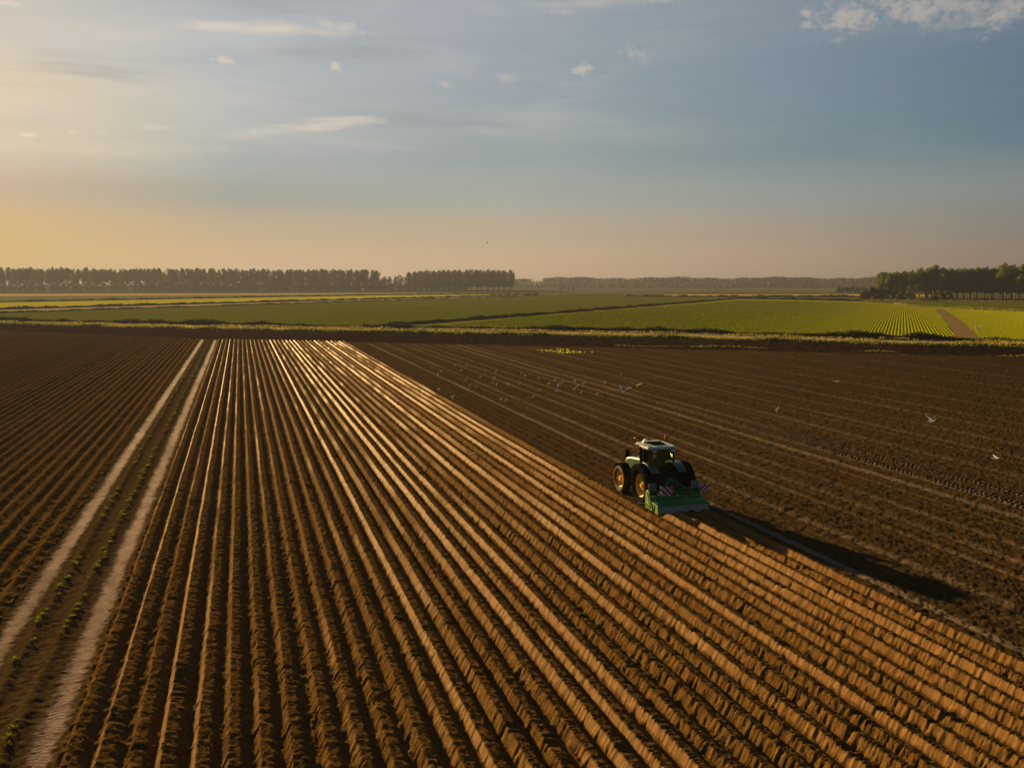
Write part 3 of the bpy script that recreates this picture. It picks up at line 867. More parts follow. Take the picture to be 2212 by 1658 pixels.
def stripes2():
    t = NT('warning_stripes_mirrored'); s = t.n('ShaderNodeSeparateXYZ'); t.l(t.obj(), s.inputs[0])
    a = t.math('ADD', s.outputs['X'], s.outputs['Z'])
    f = t.math('GREATER_THAN', t.math('FRACT', t.math('MULTIPLY', a, 3.6)), .5)
    n = t.ramp(t.noise(t.obj(), 9, 4), .5, .8)
    c = t.mix(f, (0.75, 0.70, 0.68), (0.42, 0.02, 0.025)); c = t.mix(t.math('MULTIPLY', n, .25), c, (.2, .13, .08))
    return t.done(t.bsdf(c, .4, .4))
P_str, P_str2 = stripes2(), stripes()

# ------------------------------------------------------------------ tractor
TU, TV = 20.88, 42.05
def wheel(root, name, x, y, R, W, rr, side, tyre_mat, lugs):
    """side -1: outer face towards -X"""
    c = (x, y, R)
    h = MB().lathe([(.001, side * .02), (rr * .42, side * .02), (rr * .42, side * .10), (.11, side * .13), (.10, side * .20), (.001, side * .20)], c, 24, closed=False)
    for k in range(8):
        t = k * math.pi / 4; q = rr * .33
        h.tube([(x + side * .09, y + q * math.cos(t), R + q * math.sin(t)), (x + side * .14, y + q * math.cos(t), R + q * math.sin(t))], .03, 6)
    hub = h.build(name, P_yellow, root, 0)
    w = W / 2
    t = MB().lathe([(rr, -w * .72), (rr + .05, -w * .86), (R * .86, -w), (R * .95, -w * .93), (R * .965, -w * .5), (R * .97, 0), (R * .965, w * .5), (R * .95, w * .93), (R * .86, w), (rr + .05, w * .86), (rr, w * .72)], c, 56)
    for k in range(lugs):
        for s in (-1, 1):
            a0 = 2 * math.pi * (k + (.5 if s > 0 else 0)) / lugs
            vs = []
            for u, da in ((0.02, 0), (.55, .5), (1.0, .85)):
                a = a0 + da * 2 * math.pi / lugs * .8
                for dw in (-.11, .11):
                    for rad in (R * .95, R if u < .9 else R * .985):
                        aa = a + dw * 2 * math.pi / lugs * 1.6
                        vs.append((x + s * u * w, y + rad * math.cos(aa), R + rad * math.sin(aa)))
            fs = []
            for q in (0, 4): fs += [(q + 1, q + 3, q + 7, q + 5), (q, q + 4, q + 6, q + 2), (q, q + 1, q + 5, q + 4), (q + 2, q + 6, q + 7, q + 3)]
            fs += [(0, 2, 3, 1), (8, 9, 11, 10)]
            t.add(vs, fs)
    t.build('tyre', tyre_mat, hub)
    rm = MB().lathe([(rr * 1.0, -w * .70), (rr * 1.04, -w * .72), (rr * 1.04, w * .72), (rr, w * .70), (rr * .86, w * .3), (rr * .8, side * .06), (rr * .40, side * .03), (rr * .40, side * -.02), (rr * .8, side * -.02), (rr * .86, -w * .4)], c, 40)
    rm.build('rim', P_yellow, hub, smooth=False)
    return hub

trac = empty('tractor', (TU, TV, 0))
tag(trac, 'green tractor with yellow rims and pale cab roof driving along the edge of the ridges', 'tractor')
b = MB()
b.box((0, .15, .95), (.75, 1.5, .7)).box((0, 1.6, .9), (.55, 2.2, .5)).box((0, 2.9, .72), (1.5, .25, .22)).box((0, -.55, .9), (.6, .4, .55))
b.box((0, 0, .97), (1.7, .3, .3)).box((-.62, 1.25, .75), (.55, 1.0, .5)).box((.62, 1.25, .75), (.55, 1.0, .5)).box((0, 3.75, .75), (.8, .5, .5))
b.build('chassis', P_iron, trac, .03)
hp = [(1.35, 1.2), (1.35, 2.02), (1.9, 2.02), (2.8, 1.93), (3.4, 1.8), (3.62, 1.6), (3.66, 1.15), (3.4, 1.0), (1.35, 1.0)]
hd = MB().prism(hp, -.46, .46).build('hood', P_green, trac, .07)
MB().box((0, 3.66, 1.35), (.6, .05, .5)).build('grille', P_black, hd, .01)
for s in (-1, 1): MB().box((s * .25, 3.70, 1.62), (.2, .06, .12)).build('headlight', P_white, hd, .02)
for s in (-1, 1):
    wheel(trac, 'rear_wheel', s * .98, 0, .98, .62, .60, s, P_rubber, 20)
    wheel(trac, 'front_wheel', s * .93, 2.88, .74, .48, .46, s, P_rubber2, 18)
    # rear fender: black arch over the tyre, green inner shoulder
    arc = [(1.08 * math.cos(a), 1.0 + 1.08 * math.sin(a)) for a in np.linspace(math.radians(190 if s > 0 else 178), math.radians(22), 22)]
    x0, x1 = (.62, 1.46) if s > 0 else (-1.36, -.62)
    fo = MB().strip(arc, x0, x1, .04).build('fender', P_black, trac, .01)
    ao = [(1.10 * math.cos(a), 1.0 + 1.10 * math.sin(a)) for a in np.linspace(math.radians(184), math.radians(28), 20)]
    ai = [(.80 * math.cos(a) - .02, .99 + .80 * math.sin(a)) for a in np.linspace(math.radians(28), math.radians(184), 20)]
    xe = sorted((x0 if s < 0 else x1, (x0 + .035) if s < 0 else (x1 - .035)))
    MB().prism(ao + ai, xe[0], xe[1]).build('fender_skirt', P_black, fo)
    arc2 = [(1.12 * math.cos(a), 1.0 + 1.12 * math.sin(a)) for a in np.linspace(math.radians(140), math.radians(55), 14)]
    xs = sorted((s * .52, s * 1.0))
    MB().strip(arc2, xs[0], xs[1], .05).build('fender_panel', P_green, fo, .02)
    MB().box((s * .88, -.86, 1.76), (.22, .05, .09), (.6, 0, 0)).build('tail_light', P_red, fo, .01)
    arc3 = [(2.88 + .82 * math.cos(a), .76 + .82 * math.sin(a)) for a in np.linspace(math.radians(160), math.radians(35), 12)]
    xs = sorted((s * .70, s * 1.16))
    MB().strip(arc3, xs[0], xs[1], .03).build('front_fender', P_black, trac)
# cab
cabf = MB()
zb, zt = 1.35, 2.80
cor = {'rl': ((-.70, -.12), (-.66, -.02)), 'rr': ((.70, -.12), (.66, -.02)), 'ml': ((-.80, .62), (-.72, .62)), 'mr': ((.80, .62), (.72, .62)), 'fl': ((-.52, 1.45), (-.62, 1.32)), 'fr': ((.52, 1.45), (.62, 1.32))}
for k, (a, c) in cor.items():
    cabf.tube([(a[0], a[1], zb), (c[0], c[1], zt)], .055 if k[0] != 'm' else .035, 8)
for z, q in ((zb, 0), (zt, 1)):
    ring = [cor[k][q] for k in ('rl', 'ml', 'fl', 'fr', 'mr', 'rr', 'rl')]
    for a, c in zip(ring[:-1], ring[1:]): cabf.tube([(a[0], a[1], z), (c[0], c[1], z)], .05, 6)
cabf.box((0, .65, 1.25), (1.35, 1.5, .2)).box((0, -.16, 1.62), (1.35, .08, .56))
cab = cabf.build('cab', P_frame, trac)
def pane(pts):
    m = MB(); n = Vector(pts[1]) - Vector(pts[0]); q = n.cross(Vector(pts[2]) - Vector(pts[0])).normalized() * .012
    return m.add([Vector(p) for p in pts] + [Vector(p) + q for p in pts], [(0, 1, 2, 3), (7, 6, 5, 4), (0, 4, 5, 1), (1, 5, 6, 2), (2, 6, 7, 3), (3, 7, 4, 0)])
c3 = lambda k, q, z: (cor[k][q][0], cor[k][q][1], z)
pane([(-.68, -.10, 1.92), (.68, -.10, 1.92), (.64, -.03, 2.74), (-.64, -.03, 2.74)]).build('rear_window', P_glass, cab)
pane([c3('fl', 0, 1.42), c3('fr', 0, 1.42), c3('fr', 1, 2.74), c3('fl', 1, 2.74)]).build('windscreen', P_glass, cab)
for s, k in ((-1, 'l'), (1, 'r')):
    pane([c3('r' + k, 0, 1.75), c3('m' + k, 0, 1.45), c3('m' + k, 1, 2.74), c3('r' + k, 1, 2.74)]).build('side_window', P_glass, cab)
    pane([c3('m' + k, 0, 1.42), c3('f' + k, 0, 1.42), c3('f' + k, 1, 2.74), c3('m' + k, 1, 2.74)]).build('door_window', P_glass, cab)
st = MB().lathe([(.001, .0), (.095, .0), (.095, .01), (.001, .01)], (0, 0, 0), 24, 'Z', closed=False).build('sticker', P_white, cab)
st.location = (-.46, -.12, 2.5); st.rotation_euler = (math.radians(-86), 0, 0)
sm = MB().box((-.025, 0, .014), (.018, .07, .006)).box((.025, 0, .014), (.018, .07, .006)).box((0, .0, .014), (.04, .018, .006)).build('sticker_mark', P_black, cab)
sm.location = st.location; sm.rotation_euler = (math.radians(94), 0, 0)
# roof: crowned, chamfered corners
def roof_ring(sx, y0, y1, ch, z):
    return [(-sx + ch, y0, z), (sx - ch, y0, z), (sx, y0 + ch, z), (sx, y1 - ch, z), (sx - ch, y1, z), (-sx + ch, y1, z), (-sx, y1 - ch, z), (-sx, y0 + ch, z)]
rf = MB(); rings = [roof_ring(.76, -.18, 1.66, .16, 2.80), roof_ring(.84, -.28, 1.76, .2, 2.86), roof_ring(.84, -.28, 1.76, .2, 2.93), roof_ring(.72, -.14, 1.62, .2, 3.0), roof_ring(.66, -.06, 1.55, .18, 2.985)]
vs = sum(rings, []); fs = []
for k in range(len(rings) - 1):
    for i in range(8): j = (i + 1) % 8; fs.append((k * 8 + i, k * 8 + j, k * 8 + 8 + j, k * 8 + 8 + i))
fs += [tuple(range(8))[::-1], tuple(range(32, 40))]
rf.add(vs, fs)
roof = rf.build('roof', P_roof, cab, .015)
MB().box((.02, .75, 3.03), (.75, .6, .08)).build('roof_hatch', P_black, cab, .02)
MB().box((0, 1.28, 3.03), (1.0, .22, .07)).build('roof_panel', P_cream, cab, .02)
for s in (-1, 1):
    MB().box((s * .52, -.24, 2.78), (.2, .1, .11)).build('work_light', P_white, trac, .02)
    bs = MB().tube([(s * .84, 1.35, 2.9), (s * .90, 1.35, 2.95), (s * .90, 1.35, 3.12)], .025).build('beacon_post', P_black, trac)
    MB().lathe([(.001, 0), (.085, 0), (.085, .11), (.06, .17), (.001, .19)], (s * .90, 1.35, 3.12), 18, 'Z', closed=False).build('beacon', P_orange, bs, smooth=True)
    ma = MB().tube([(s * .64, 1.36, 2.62), (s * 1.05, 1.6, 2.66), (s * 1.22, 1.62, 2.6)], .02).build('mirror_arm', P_black, trac)
    MB().box((s * 1.22, 1.62, 2.38), (.24, .07, .4)).build('mirror', P_black, ma, .02)
    MB().tube([(s * .42, -.4, .75), (s * .42, -1.35, .62)], .05).tube([(s * .3, -.4, 1.35), (s * .38, -.85, 1.25), (s * .42, -1.0, .75)], .035).build('lift_arm', P_iron, trac)
MB().lathe([(.001, .12), (.08, .115), (.13, .08), (.14, .02), (.12, 0), (.001, 0)], (-.18, 1.55, 3.0), 20, 'Z', closed=False).build('antenna_dome', P_cream, trac, smooth=True)
MB().tube([(0, -.5, 1.35), (0, -1.3, 1.25)], .045).build('top_link', P_iron, trac)
MB().tube([(.56, 1.62, 1.7), (.58, 1.62, 2.95)], .065).build('exhaust_pipe', P_black, trac)
MB().box((-.02, .42, 1.62), (.52, .5, .16)).box((-.02, .16, 2.0), (.50, .14, .75), (-.12, 0, 0)).box((-.02, .13, 2.44), (.28, .1, .2)).build('seat', P_black, cab, .05)
sw = MB().lathe([(.17, -.012), (.19, 0), (.17, .012), (.15, 0)], (0, 0, 0), 20, 'Z').tube([(0, 0, 0), (0, 0, -.4)], .03).build('steering_wheel', P_black, cab)
sw.location = (-.02, 1.02, 2.0); sw.rotation_euler = (math.radians(35), 0, 0)
for i, s in enumerate((-.8,)):
    MB().box((s, 1.15, .45), (.25, .5, .05)).box((s, 1.15, .75), (.25, .5, .05)).box((s, 1.15, 1.05), (.25, .5, .05)).box((s + .1, .9, .75), (.04, .04, .7)).box((s + .1, 1.4, .75), (.04, .04, .7)).build('step', P_iron, trac)

# driver seated in the cab
def driver():
    V = [(0, 0, 0), (0, -.03, .22), (0, -.02, .42), (0, 0, .52), (0, .02, .60), (0, .04, .72), (-.19, 0, .45), (.19, 0, .45), (-.24, .14, .22), (.24, .14, .22), (-.15, .42, .27), (.15, .42, .27),
         (-.1, .02, 0), (.1, .02, 0), (-.14, .42, .05), (.14, .42, .05), (-.14, .52, -.36), (.14, .52, -.36), (-.14, .64, -.39), (.14, .64, -.39), (-.13, .5, .29), (.13, .5, .29)]
    E = [(0, 1), (1, 2), (2, 3), (3, 4), (4, 5), (2, 6), (2, 7), (6, 8), (7, 9), (8, 10), (9, 11), (10, 20), (11, 21), (0, 12), (0, 13), (12, 14), (13, 15), (14, 16), (15, 17), (16, 18), (17, 19)]
    rad = [.16, .15, .17, .06, .09, .085, .075, .075, .05, .05, .038, .038, .1, .1, .07, .07, .05, .05, .04, .04, .035, .035]
    me = bpy.data.meshes.new('person'); me.from_pydata(V, E, [])
    o = link_mesh('person', me, paint('work_clothes', (0.06, 0.08, 0.12), .8, .2, dirt=.2))
    o.location = (TU - .02, TV + .42, 1.76)
    m = o.modifiers.new('skin', 'SKIN'); me.skin_vertices.new() if not me.skin_vertices else None
    for i, q in enumerate(rad): me.skin_vertices[0].data[i].radius = (q, q)
    me.skin_vertices[0].data[0].use_root = True
    o.modifiers.new('sub', 'SUBSURF').render_levels = 1
    tag(o, 'driver in dark clothes seated behind the cab window of the tractor', 'person')
    h = MB().lathe([(.001, .13), (.06, .12), (.10, .07), (.115, .0), (.001, -.01)], (0, .03, .72), 14, 'Z', closed=False).build('hair', P_black, o, smooth=True)
driver()

# ------------------------------------------------------------------ ridging machine behind the tractor
imp = empty('ridging_machine', (20.86, 40.35, 0))
tag(imp, 'bright green four-row ridging machine with red and white warning boards behind the tractor', 'farm machine')
MB().prism([(.35, .35), (.38, .62), (.25, .76), (-.02, .80), (-.20, .70), (-.24, .42), (-.10, .30)], -1.36, 1.36).build('tiller_hood', P_green2, imp, .03)
for z, y in ((.86, .24), (.88, .02), (.82, -.2)):
    MB().box((.62, y, z), (1.35, .06, .06)).build('rail', P_green2, imp, .012)
MB().box((0, .30, .98), (2.2, .12, .12)).build('beam', P_green2, imp, .02)
for s in (-1, 1):
    MB().prism([(.55, .12), (.58, .75), (.48, 1.0), (.25, 1.06), (.05, .95), (-.05, .6), (-.85, .5), (-.95, .1)], s * 1.40 - .025, s * 1.40 + .025).build('side_plate', P_green3 if s < 0 else P_green2, imp, .01)
# ridging hood: green slope, then the pale steel forming plate with four wavy mouths
MB().strip([(-.42, .66), (-.50, .60), (-.66, .58), (-.80, .44)][::-1], -1.37, 1.37, .04).build('ridging_hood', P_green2, imp)
fp = MB(); NX = 96
top = []; bot = []
for i in range(NX + 1):
    x = -1.37 + 2.74 * i / NX
    w = ((x + 1.5) / .75) % 1.0
    zb_ = .12 + .10 * (1 - min(1, abs(w - .5) / .34)) ** .5 if abs(w - .5) < .34 else .10
    top.append((x, -.79, .45)); bot.append((x, -.98, zb_))
vs = top + bot + [(x, y + .02, z) for x, y, z in top] + [(x, y + .02, z) for x, y, z in bot]; n = NX + 1
fs = []
for i in range(NX):
    fs += [(i, i + 1, n + i + 1, n + i), (2 * n + i + 1, 2 * n + i, 3 * n + i, 3 * n + i + 1), (n + i, n + i + 1, 3 * n + i + 1, 3 * n + i), (i + 1, i, 2 * n + i, 2 * n + i + 1)]
fp.add(vs, fs).build('forming_plate', P_steel, imp)
MB().tube([(-.55, .35, .95), (-.12, .62, 1.42), (.12, .62, 1.42), (.75, .20, .98)], .05).tube([(-.12, .62, 1.42), (-.12, .62, .8)], .05).tube([(.12, .62, 1.42), (.12, .62, .8)], .05).box((0, .62, 1.42), (.32, .12, .2)).build('hitch_frame', P_green2, imp)
MB().box((.1, .36, 1.08), (.42, .4, .34)).tube([(.1, .5, .95), (.1, 1.1, .85)], .07).build('gearbox', P_iron, imp, .04)
MB().box((-1.22, .18, 1.22), (.44, .02, .36)).build('marker_panel', P_grey, imp)
MB().box((1.16, .18, 1.22), (.44, .02, .40)).build('marker_panel', P_grey, imp)
for s in (-1, 1):
    MB().tube([(s * 1.2, .2, .85), (s * 1.2, .2, 1.1)], .025).build('panel_post', P_green2, imp)
MB().box((-.66, -.42, 1.10), (.50, .02, .48)).build('warning_board', P_str, imp)
MB().box((-.94, -.24, 1.10), (.02, .34, .48)).build('warning_board', P_str, imp)
MB().box((1.38, -.42, 1.14), (.46, .02, .46)).build('warning_board', P_str2, imp)
MB().tube([(-.7, -.40, .6), (-.7, -.40, .95)], .02).tube([(1.36, -.40, .6), (1.36, -.40, .95)], .02).build('board_post', P_green2, imp)
MB().lathe([(.001, 0), (.07, 0), (.07, .1), (.04, .14), (.001, .15)], (-.2, -.2, .98), 14, 'Z', closed=False).build('marker_lamp', P_orange, imp, smooth=True)
MB().lathe([(.001, 0), (.05, 0), (.05, .06), (.001, .07)], (-.08, -.36, .80), 12, 'Z', closed=False).build('reflector', P_white, imp, smooth=True)
for x in np.linspace(-1.2, 1.2, 5): MB().box((float(x), -.34, .62), (.05, .42, .05), (.25, 0, 0)).build('hood_bracket', P_green2, imp)
MB().box((0, -.30, .50), (2.6, .10, .30)).build('rear_shield', P_iron, imp, .01)
MB().tube([(.28, -.62, .55), (.28, -.58, .82)], .025).build('crank', P_steel, imp)
MB().tube([(-1.46, .25, .95), (-1.46, -.2, .22), (-1.46, -.35, .20), (-1.46, -.40, .5)], .025).build('guard_rail', P_green3, imp)
MB().tube([(-1.44, .5, .30), (-1.75, .75, .34)], .03).build('support_foot', P_cream, imp)
MB().tube([(-1.3, -.55, .25), (1.3, -.55, .25)], .14, 14).build('roller', P_iron, imp)

# ------------------------------------------------------------------ gulls
def plumage():
    t = NT('gull_plumage'); s = t.n('ShaderNodeSeparateXYZ'); t.l(t.obj(), s.inputs[0])
    n = t.noise(t.obj(), 14, 3)
    f = t.ramp(t.math('ADD', s.outputs['Z'], t.math('MULTIPLY', n, .03)), .20, .235)
    c = t.mix(t.math('MULTIPLY', f, .35), (0.82, 0.80, 0.76), (0.55, 0.56, 0.58))
    return t.done(t.bsdf(c, .7, .2))
P_gull = plumage()
P_bill = paint('orange_bill', (0.6, 0.25, 0.03), .5, .3, dirt=.1)
P_dark = paint('dark_wing_tip', (0.03, 0.03, 0.03), .6, .3, dirt=.1)
def gull_mesh(name, flying=False, wing=None):
    m = MB()
    if not flying:
        m.tube([(0, -.22, .17), (0, -.17, .18), (0, -.08, .20), (0, .03, .22), (0, .10, .25), (0, .125, .30), (0, .14, .34), (0, .165, .36), (0, .19, .36)], [.008, .03, .062, .078, .062, .038, .035, .036, .012], 10)
        for s in (-1, 1): m.tube([(s * .03, .0, .16), (s * .03, .01, .06), (s * .03, 0, .0), (s * .03, .05, .0)], .009, 5)
    else:
        m.tube([(0, -.24, 0), (0, -.16, .01), (0, -.05, 0), (0, .06, 0), (0, .14, .02), (0, .19, .03), (0, .23, .025)], [.03, .03, .06, .07, .045, .038, .01], 10)
        for s in (-1, 1):
            up = wing if wing is not None else .5
            pts = [(0.03, 0), (.22, .35), (.42, .30), (.62, .15)]
            vs = []; 
            for (d, z) in pts:
                zz = d * up * (1 if d < .4 else .8); ch = .16 * (1 - .75 * d / .62); yy = .06 - .18 * max(0, d - .25)
                vs += [(s * d, yy + ch * .4, zz), (s * d, yy - ch * .6, zz - .01), (s * d, yy + ch * .4, zz + .012), (s * d, yy - ch * .6, zz + .002)]
            fs = []
            for k in range(3):
                q = k * 4; fs += [(q, q + 4, q + 5, q + 1), (q + 2, q + 3, q + 7, q + 6), (q, q + 2, q + 6, q + 4), (q + 1, q + 5, q + 7, q + 3)]
            fs += [(0, 1, 3, 2), (12, 14, 15, 13)]
            m.add(vs, fs)
    me = bpy.data.meshes.new(name); me.from_pydata(m.v, [], m.f)
    bm = bmesh.new(); bm.from_mesh(me); bmesh.ops.recalc_face_normals(bm, faces=bm.faces[:]); bm.to_mesh(me); bm.free()
    me.materials.append(P_gull)
    return me
G_STAND = gull_mesh('gull'); G_FLY = [gull_mesh('gull', True, .75), gull_mesh('gull', True, .25), gull_mesh('gull', True, 1.1)]
def gull(me, p, rz, label, group=None, sc=1.0, rx=0.0):
    o = bpy.data.objects.new('gull', me); COL.objects.link(o)
    o.location = p; o.rotation_euler = (rx, 0, rz); o.scale = (sc,) * 3
    return tag(o, label, 'bird', group)
q6 = lambda x, y: ((1000 + x / 3.687) / 1.085, (800 + y / 3.687) / 1.085)
q7 = lambda x, y: ((1600 + x / 2.765) / 1.085, (850 + y / 2.765) / 1.085)
GL = 'white gull standing among the scattered flock on the bare field beyond the tractor'
GG = 'gulls standing on the bare field'
FLOCK = [(247, 220), (347, 218), (125, 268), (100, 295), (297, 262), (508, 260), (600, 270), (465, 318), (583, 330), (336, 345), (375, 390), (423, 410), (568, 368), (604, 388), (705, 383), (795, 382), (819, 285), (852, 305), (967, 330),
         (1055, 378), (1107, 352), (1170, 364), (1133, 397), (1152, 384), (1280, 355), (1276, 430), (1303, 398), (1335, 455), (1355, 375), (980, 432), (1125, 444), (1540, 368)]
for x, y in FLOCK:
    gull(G_STAND, at(*q6(x, y)) + Vector((0, 0, .0)), R1.uniform(-2.6, -.4), GL, GG, R1.uniform(.8, 1.0))
for (x, y), lb in zip([(919, 493), (1472, 468), (1682, 293), (640, 515), (684, 525), (107, 445), (225, 515), (400, 1027)],
        ['white gull standing alone between the flock and the tractor on the bare field', 'white gull standing apart at the near right edge of the flock', 'white gull standing alone beyond the gulls that take off', 'left gull of the close pair standing nearer than the flock', 'right gull of the close pair standing nearer than the flock', 'gull standing on the outermost ridge, the farther one there', 'gull standing on the outermost ridge, the nearer one there', 'gull standing on the ridges well before the tractor']):
    gull(G_STAND, at(*q6(x, y)) + Vector((0, 0, .22 if 'ridge' in lb else 0)), R1.uniform(-2.6, -.4), lb, None, R1.uniform(.85, 1.0))
gull(G_STAND, at(*q7(612, 322)), -1.2, 'white gull standing by itself on the bare field beyond the tyre tracks', None, 1.2)
for i, ((x, y), lb) in enumerate(zip([(1683, 398), (1735, 403), (1700, 440), (1817, 383)], ['gull taking off, leftmost of the four in the air beside the flock', 'gull taking off with raised wings, between the other flying gulls', 'gull flying lowest of the four in the air beside the flock', 'gull flying at the right of the four in the air beside the flock'])):
    gull(G_FLY[i % 3], at(*q6(x, y), .7), -1.4 + .25 * i, lb, None, .9, .15)
for i, ((x, y), lb) in enumerate(zip([(985, 122), (1605, 375), (1622, 382), (2030, 618)], ['white gull flying low over the bare field beyond the tractor', 'upper gull of the flying pair at the right side of the bare field', 'lower gull of the flying pair at the right side of the bare field', 'white gull gliding low at the right edge of the bare field'])):
    gull(G_FLY[(i + 1) % 3], at(*q7(x, y), 1.0), -1.2 - .3 * i, lb, None, .85, .1)
pb = at(1053, 690, 0); dirv = (at(1053, 620, 0) - Vector((0, 0, 0))).normalized()
gull(G_FLY[0], Vector((dirv.x * 230, dirv.y * 230, CAMH + 230 * (610 - 526) / PF)), 1.0, 'small dark bird high in the sky over the fields', None, .95)
# swans in the crop
def swan_mesh():
    m = MB()
    m.tube([(0, -.55, .42), (0, -.40, .40), (0, -.15, .36), (0, .15, .36), (0, .34, .42), (0, .42, .58), (0, .40, .78), (0, .44, .95), (0, .52, 1.0), (0, .60, .97)], [.02, .12, .22, .24, .15, .075, .06, .06, .06, .02], 12)
    for s in (-1, 1): m.tube([(s * .09, 0, .22), (s * .09, .02, 0), (s * .09, .12, 0)], .02, 5)
    me = bpy.data.meshes.new('swan'); me.from_pydata(m.v, [], m.f); me.materials.append(paint('swan_white', (0.85, 0.84, 0.8), .7, .2, dirt=.05)); return me
SW = swan_mesh()
for (x, y, rz, lb) in [(2111, 713.2, 1.2, 'white swan standing with lowered neck in the bright green crop, left of two'), (2117, 711.8, -1.2, 'white swan standing in the bright green crop, right of two')]:
    o = bpy.data.objects.new('swan', SW); COL.objects.link(o); o.location = at(x, y, .0) + Vector((0, 0, .05)); o.rotation_euler = (0, 0, rz); tag(o, lb, 'bird')

# ------------------------------------------------------------------ young plants between the wheel tracks
def plant_mesh(seed):
    r = np.random.default_rng(seed); n = 34
    V = [np.array([0, 0, .03])]; F = []
    for i in range(n):
        a = r.uniform(0, 6.28); d = r.uniform(.04, .19); z = r.uniform(.05, .13) * (1.1 - d * 2.2) + .02
        c = np.array([d * math.cos(a), d * math.sin(a), z]); L = r.uniform(.05, .1)
        u = np.array([math.cos(a), math.sin(a), r.uniform(-.5, .3)]) * L; w = np.array([-math.sin(a), math.cos(a), r.uniform(-.3, .3)]) * L * .55
        k = len(V); V += [c + w * .5, c + u * .5, c - w * .5]; F.append((0, k, k + 1, k + 2))
    V = np.array(V)
    me = np_mesh('potato_plant', V, np.array(F)); me.materials.append(M_weed); return me
PM = [plant_mesh(900 + i) for i in range(4)]
nrow = 0
for c, lb, gp, nn in ((-6.86, 'small green plant in the row beside the left pale wheel track', 'plants in the row by the left wheel track', 120), (-5.93, 'small green plant in the row beside the right pale wheel track', 'plants in the row by the right wheel track', 150)):
    v = 20.5; k = 0
    while k < nn and v < 160:
        v += R1.choice((.22, .25, .3, .33, .4, .6, 1.0)) * (1 + v / 55)
        if fbm(np.array([v / 3.0]), np.array([c * 5]), 801, 2)[0] < .42: continue
        o = bpy.data.objects.new('potato_plant', PM[k % 4]); COL.objects.link(o)
        o.location = (c + R1.uniform(-.14, .14), v, .045); o.rotation_euler = (0, 0, R1.uniform(0, 6)); s = R1.uniform(.4, .95); o.scale = (s, s, s)
        tag(o, lb, 'plant', gp); k += 1

# ------------------------------------------------------------------ haze
hz = MB().box((500, 4300, 17.0), (16000, 11000, 38.0)).build('haze', None)
tag(hz, 'thin evening haze over the fields', None, None, 'stuff')
hm = bpy.data.materials.new('haze'); hm.use_nodes = True; hm.node_tree.nodes.clear()
ho = hm.node_tree.nodes.new('ShaderNodeOutputMaterial'); hv = hm.node_tree.nodes.new('ShaderNodeVolumePrincipled')
hv.inputs['Color'].default_value = (0.18, 0.21, 0.29, 1); hv.inputs['Density'].default_value = .00019; hv.inputs['Anisotropy'].default_value = .35
hm.node_tree.links.new(hv.outputs[0], ho.inputs['Volume'])
hz.data.materials.append(hm)

# ------------------------------------------------------------------ sun and sky
sun = bpy.data.lights.new('sun', 'SUN'); sun.energy = 5.0; sun.angle = math.radians(.53); sun.color = (1.0, .63, .25)
so = bpy.data.objects.new('sun', sun); COL.objects.link(so)
sd = Vector((math.sin(SUN_AZ) * math.cos(SUN_EL), math.cos(SUN_AZ) * math.cos(SUN_EL), math.sin(SUN_EL)))
so.rotation_euler = sd.to_track_quat('Z', 'Y').to_euler(); so.location = sd * 100 + Vector((0, 0, 20))

w = bpy.data.worlds.new('World'); scene.world = w; w.use_nodes = True
nt = w.node_tree; nt.nodes.clear()
W = NT.__new__(NT); W.t = nt; W.m = None; W.out = nt.nodes.new('ShaderNodeOutputWorld')
sky = W.n('ShaderNodeTexSky', sky_type='NISHITA'); sky.sun_disc = False
sky.sun_elevation = SUN_EL; sky.sun_rotation = SUN_AZ
sky.altitude = 0; sky.air_density = 1.0; sky.dust_density = 2.0; sky.ozone_density = 2.0
def lin(c): return tuple((q / 255 / 12.92) if q / 255 <= .04045 else ((q / 255 + .055) / 1.055) ** 2.4 for q in c)
EXPO = 1.55
wd = W.n('ShaderNodeTexCoord').outputs['Generated']
sp = W.n('ShaderNodeSeparateXYZ'); W.l(wd, sp.inputs[0])
EL = W.math('MULTIPLY', W.math('ARCSINE', sp.outputs['Z']), 180 / math.pi)
AZ = W.math('MULTIPLY', W.math('ARCTAN2', sp.outputs['X'], sp.outputs['Y']), 180 / math.pi)
def azel(x, y):
    a = (x - PCX) / PF; b = -(y - PCY) / PF
    f = math.cos(PITCH) + b * math.sin(PITCH); w_ = -math.sin(PITCH) + b * math.cos(PITCH)
    X = a * math.cos(YAW) + f * math.sin(YAW); Y = -a * math.sin(YAW) + f * math.cos(YAW)
    return math.degrees(math.atan2(X, Y)), math.degrees(math.atan2(w_, math.hypot(X, Y)))
# the evening sky: colours by height, towards the sun, across and away from it
def skyramp(stops):
    r = W.n('ShaderNodeValToRGB'); cr = r.color_ramp; cr.interpolation = 'EASE'
    m = W.n('ShaderNodeMapRange'); W.l(EL, m.inputs[0]); m.inputs[1].default_value = -2; m.inputs[2].default_value = 60
    W.l(m.outputs[0], r.inputs[0])
    stops = sorted(stops)
    for i, (e, c) in enumerate(stops):
        q = cr.elements[i] if i < 2 else cr.elements.new(.5)
    for q, (e, c) in zip(cr.elements, stops): pass
    for i, (e, c) in enumerate(stops): cr.elements[i].position = (e + 2) / 62
    for i, (e, c) in enumerate(stops): cr.elements[i].color = (*[k / 2 ** EXPO for k in lin(c)], 1)
    return r.outputs[0]
S_sun = skyramp([(0, (208, 174, 121)), (1.5, (215, 180, 121)), (3.2, (214, 180, 128)), (5.2, (203, 179, 150)), (7.5, (222, 204, 172)), (10.5, (226, 208, 176)), (14, (206, 197, 184)), (20, (176, 182, 190)), (60, (96, 116, 150))])
